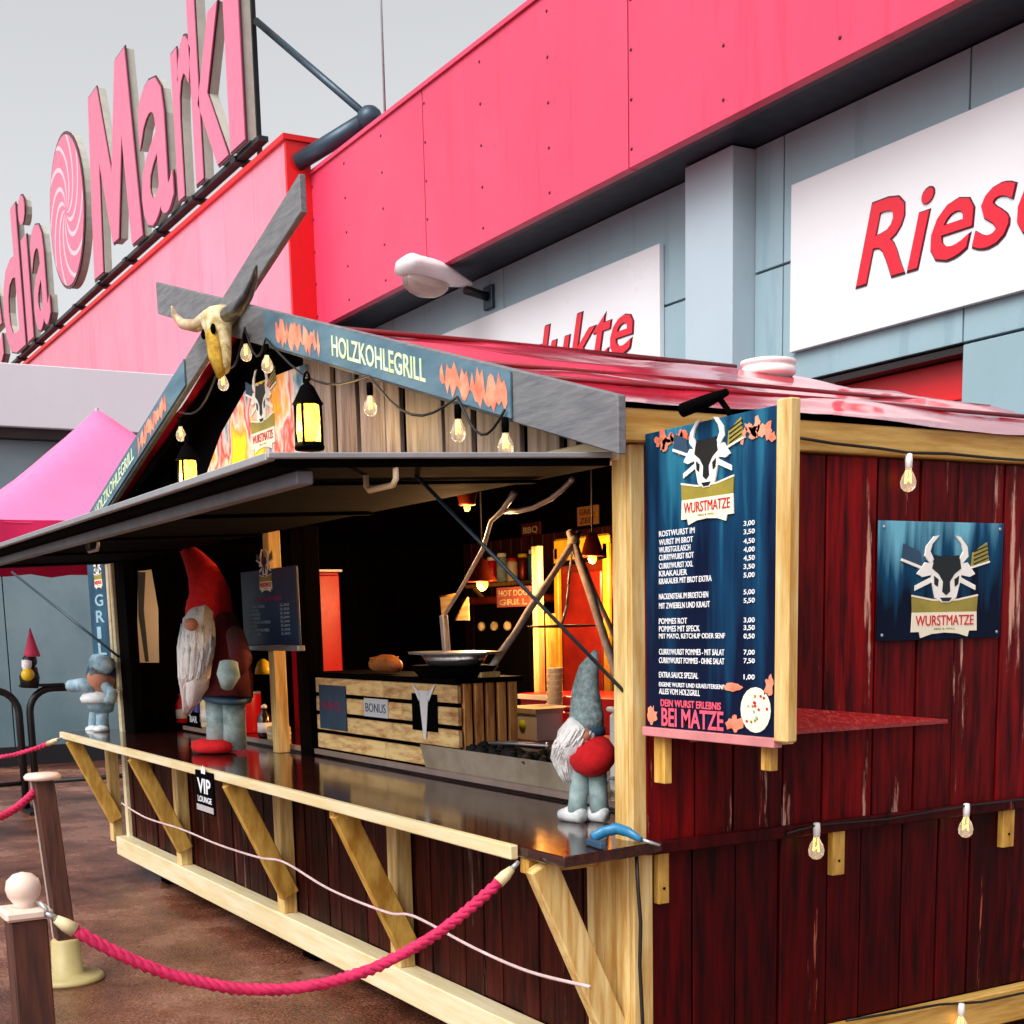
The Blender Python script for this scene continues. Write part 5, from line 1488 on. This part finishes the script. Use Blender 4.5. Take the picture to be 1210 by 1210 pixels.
# VIP tag hanging below the counter edge
a, b = at(234, 958, 1, yc - .02), at(251, 908, 1, yc - .02)
o = thing('vip_sign', 'small black and white VIP sign hanging below the counter edge', 'sign', ((a.x + b.x) / 2, yc - .02, a.z))
build('plate', MB().box((a.x, yc - .024, a.z), (b.x, yc - .014, ZC - .01)), m_black, o, .002)
t_ = MB()
w_ = b.x - a.x
text(t_, 'VIP', (a.x + w_ * .12, yc - .0245, a.z + .10), X, Z, -Y, w_ * .76, .075, .001, .02)
text(t_, 'LOUNGE', (a.x + w_ * .1, yc - .0245, a.z + .055), X, Z, -Y, w_ * .8, .03, .001, .01)
t_.prism([(-.03, 0), (.03, 0), (.035, .04), (.015, .02), (0, .045), (-.015, .02), (-.035, .04)], (a.x + w_ / 2, yc - .0245, a.z + .20), X, Z, -Y, .001)
build('print', t_, m_print, o)
build('cream_band', MB().box((a.x + .004, yc - .0262, a.z + .01), (b.x - .004, yc - .0242, a.z + .04)), mat('tag_grey', '#b8b0b2', .5), o)

# ------------------------------------------------------------------ ROPES AND POSTS
def catenary(p, q, sag, n=40):
    return [Vector(p).lerp(Vector(q), k / n) - Z * (sag * 4 * (k / n) * (1 - k / n)) for k in range(n + 1)]
def twisted(mb, pts, r, turns, n=6):
    L = [0]
    for a, b in zip(pts, pts[1:]): L.append(L[-1] + (b - a).length)
    for s_ in range(3):
        path = []
        for i, p in enumerate(pts):
            d = (pts[min(i + 1, len(pts) - 1)] - pts[max(i - 1, 0)]).normalized()
            a = d.orthogonal().normalized() if False else d.cross(Z).normalized()
            b = d.cross(a)
            t = L[i] / L[-1] * turns * 2 * math.pi + s_ * 2 * math.pi / 3
            path.append(p + (a * math.cos(t) + b * math.sin(t)) * r * .52)
        mb.tube(path, r * .58, n)
    return mb
# posts
pa = at(81, 1158, 2, 0)
P1 = thing('rope_post', 'brown square rope post with flat pale cap and round base', 'post', (pa.x, pa.y, 0), 'rope barrier posts')
build('base', MB().lathe([(.17, 0), (.175, .012), (.16, .03), (.075, .04), (.07, .20), (.062, .21)], (pa.x, pa.y, 0), 24), m_postbase, P1)
ln = Vector((-.07, -.035, .785))
build('shaft', MB().bar((pa.x, pa.y, .20), Vector((pa.x, pa.y, .20)) + ln, .09, .09, (1, 0, 0)), m_post, P1, .004)
build('edge_strip', MB().bar((pa.x - .049, pa.y - .04, .21), Vector((pa.x - .049, pa.y - .04, .20)) + ln, .008, .02, (1, 0, 0)), m_postcap, P1)
build('cap', MB().lathe([(.06, .985), (.085, .99), (.088, 1.005), (.075, 1.018), (.02, 1.022)], (pa.x + ln.x, pa.y + ln.y, 0), 20), m_postcap, P1)
pb = at(30, 1082, 2, .93)
P2 = thing('rope_post', 'brown square rope post topped with a pale ball finial', 'post', (pb.x, pb.y, 0), 'rope barrier posts')
build('base', MB().lathe([(.17, 0), (.175, .012), (.16, .03), (.08, .04), (.075, .18), (.068, .19)], (pb.x, pb.y, 0), 24), m_postbase, P2)
build('shaft', MB().box((pb.x - .048, pb.y - .048, .18), (pb.x + .048, pb.y + .048, .925)), m_post, P2, .004)
build('cap', MB().box((pb.x - .062, pb.y - .062, .926), (pb.x + .062, pb.y + .062, .955)), m_postcap, P2, .008)
build('finial', MB().lathe([(.035, .955), (.028, .965), (.042, .985), (.047, 1.005), (.042, 1.028), (.025, 1.044), (.003, 1.05)], (pb.x, pb.y, 0), 20), m_postcap, P2)
eb = Vector((pb.x + .052, pb.y + .03, at(55, 1092, 1, pb.y).z))
build('hook', MB().tube([eb + Vector((-.01, 0, .01)), eb + Vector((.015, .0, .015)), eb + Vector((.03, .01, 0)), eb + Vector((.02, .01, -.02))], .006, 8), m_galv, P2)
def rope(p, q, sag, label, r=.0195, ferr=True):
    o = thing('barrier_rope', label, 'rope', p, 'pink barrier ropes')
    pts = catenary(p, q, sag, 60)
    m_ = MB(); twisted(m_, pts[3:-3], r, (Vector(p) - Vector(q)).length / .085)
    build('strand', m_, m_rope, o)
    for e in (pts[:4], pts[-4:][::-1]):
        build('ferrule', MB().tube([e[1], e[2], e[3]], [r * .6, r * .95, r * 1.0], 10), m_ropeend, o)
        build('clip', MB().tube([e[0], e[1]], [.007, .009], 8), m_galv, o)
rend = at(613, 1018, 1, yc - .02)
rope(eb + Vector((.025, .01, -.01)), rend, .0 + .30, 'thick pink twisted rope sagging from ball-topped post to the counter corner')
la_ = at(74, 871, 1, yc - .01)
def post_copy(loc, label):
    r_ = P1.copy(); COL.objects.link(r_); r_.location = loc; r_['label'] = label
    for ch_ in P1.children:
        c_ = ch_.copy(); COL.objects.link(c_); c_.parent = r_
off = Vector((ln.x, ln.y, 0))
e1 = at(-140, 932, 1, -.9); e2 = at(-80, 1035, 1, pa.y - .6)
post_copy(Vector((e1.x, e1.y, 0)) - off + X * -.05, 'brown rope post holding the rope from the far counter corner')
post_copy(Vector((e2.x, e2.y, 0)) - off + X * -.05, 'brown rope post at the free end of the queue rope')
e1.z = e2.z = .93
rope(la_, e1, .34, 'pink twisted rope leading away from the far counter corner')
rope(Vector((pa.x - .12, pa.y - .035, .96)), e2, .12, 'pink twisted rope clipped to the flat capped post')
# pale cord looped along the braces
cpts = [(144, 949), (172, 966), (215, 980), (258, 998), (305, 1013), (336, 1019), (390, 1051), (457, 1078), (490, 1083), (560, 1120), (625, 1148), (697, 1166)]
ycd = -.24
pc = [at(u, v, 1, ycd) for u, v in cpts]
sm = []
for i in range(len(pc) - 1):
    p0, p1, p2, p3 = pc[max(i - 1, 0)], pc[i], pc[i + 1], pc[min(i + 2, len(pc) - 1)]
    for k in range(6):
        t = k / 6
        sm.append(.5 * ((2 * p1) + (p2 - p0) * t + (2 * p0 - 5 * p1 + 4 * p2 - p3) * t * t + (3 * p1 - p0 - 3 * p2 + p3) * t ** 3))
sm.append(pc[-1])
tag(build('pale_cord', MB().tube(sm, .006, 6), m_cord, loc=pc[0]), 'thin pale cord looped along the counter braces', 'cord')

# black tubular barriers and small gnome far left
bg0 = at(28, 960, 2, 0); xb0 = bg0.x
barx = lambda u, v: at(u, v, 0, xb0)
def barrier(y0, y1, label):
    o = thing('tube_barrier', label, 'barrier', (xb0, (y0 + y1) / 2, 0), 'black tube barriers by the porch')
    zt_ = barx(40, 814).z
    rr = .22
    arc = [math.pi / 2 * k / 6 for k in range(7)]
    pts = [Vector((xb0, y0, .02)), Vector((xb0, y0, zt_ - rr))]
    pts += [Vector((xb0, y0 + rr * (1 - math.cos(t)), zt_ - rr + rr * math.sin(t))) for t in arc[1:]]
    pts += [Vector((xb0, y1 - rr * (1 - math.cos(t)), zt_ - rr + rr * math.sin(t))) for t in arc[::-1]]
    pts += [Vector((xb0, y1, .02))]
    build('hoop', MB().tube(pts, .035, 10), m_cable, o)
    build('rail', MB().tube([Vector((xb0, y0, .28)), Vector((xb0, y1, .28))], .022, 8), m_cable, o)
    for s_ in (y0, y1):
        build('foot', MB().bar((xb0 - .3, s_, .02), (xb0 + .3, s_, .02), .06, .035, (0, 1, 0)), m_cable, o, .004)
    return zt_
yb0 = barx(36, 806).y
ztop = barrier(barx(40, 900).y, barx(40, 900).y + 2.1, 'black tube barrier carrying the small gnome')
barrier(barx(27, 900).y - 2.1, barx(27, 900).y, 'black tube barrier leading away beside the porch wall')
sg = barx(34, 806); 
o = thing('garden_gnome', 'small gnome with pink pointed hat and yellow vest standing on the barrier', 'gnome', (xb0, yb0, ztop))
H_ = lambda u, v: barx(u, v)
build('body', MB().tube([H_(35, 813), H_(35, 800), H_(35, 788)], [.08, .095, .06], 12), m_cable, o)
build('vest', MB().ball(H_(34, 797) + Vector((.06, -.02, 0)), .075, (.85, .85, .85), 12, 8), m_yellow, o)
build('head', MB().ball(H_(35, 781), .07), m_cable, o)
build('beard', MB().tube([H_(31, 781) + X * .04, H_(30, 788) + X * .05, H_(29, 796) + X * .05], [.05, .045, .012], 10), m_beard, o)
for du in (-5, 5):
    build('arm', MB().tube([H_(35 + du, 790), H_(35 + du * 1.3, 798) + X * .04, H_(35 + du * .7, 803) + X * .07], [.035, .03, .028], 8), m_cable, o)
build('hat', MB().lathe([(.075, 0), (.068, .04), (.04, .13), (.016, .22), (.004, .27)], H_(38, 776), 14), mat('pink_hat', '#d8446a', .8), o)
build('stand', MB().box((xb0 - .05, yb0 - .10, ztop + .02), (xb0 + .05, yb0 + .30, ztop + .045)), m_cable, o)
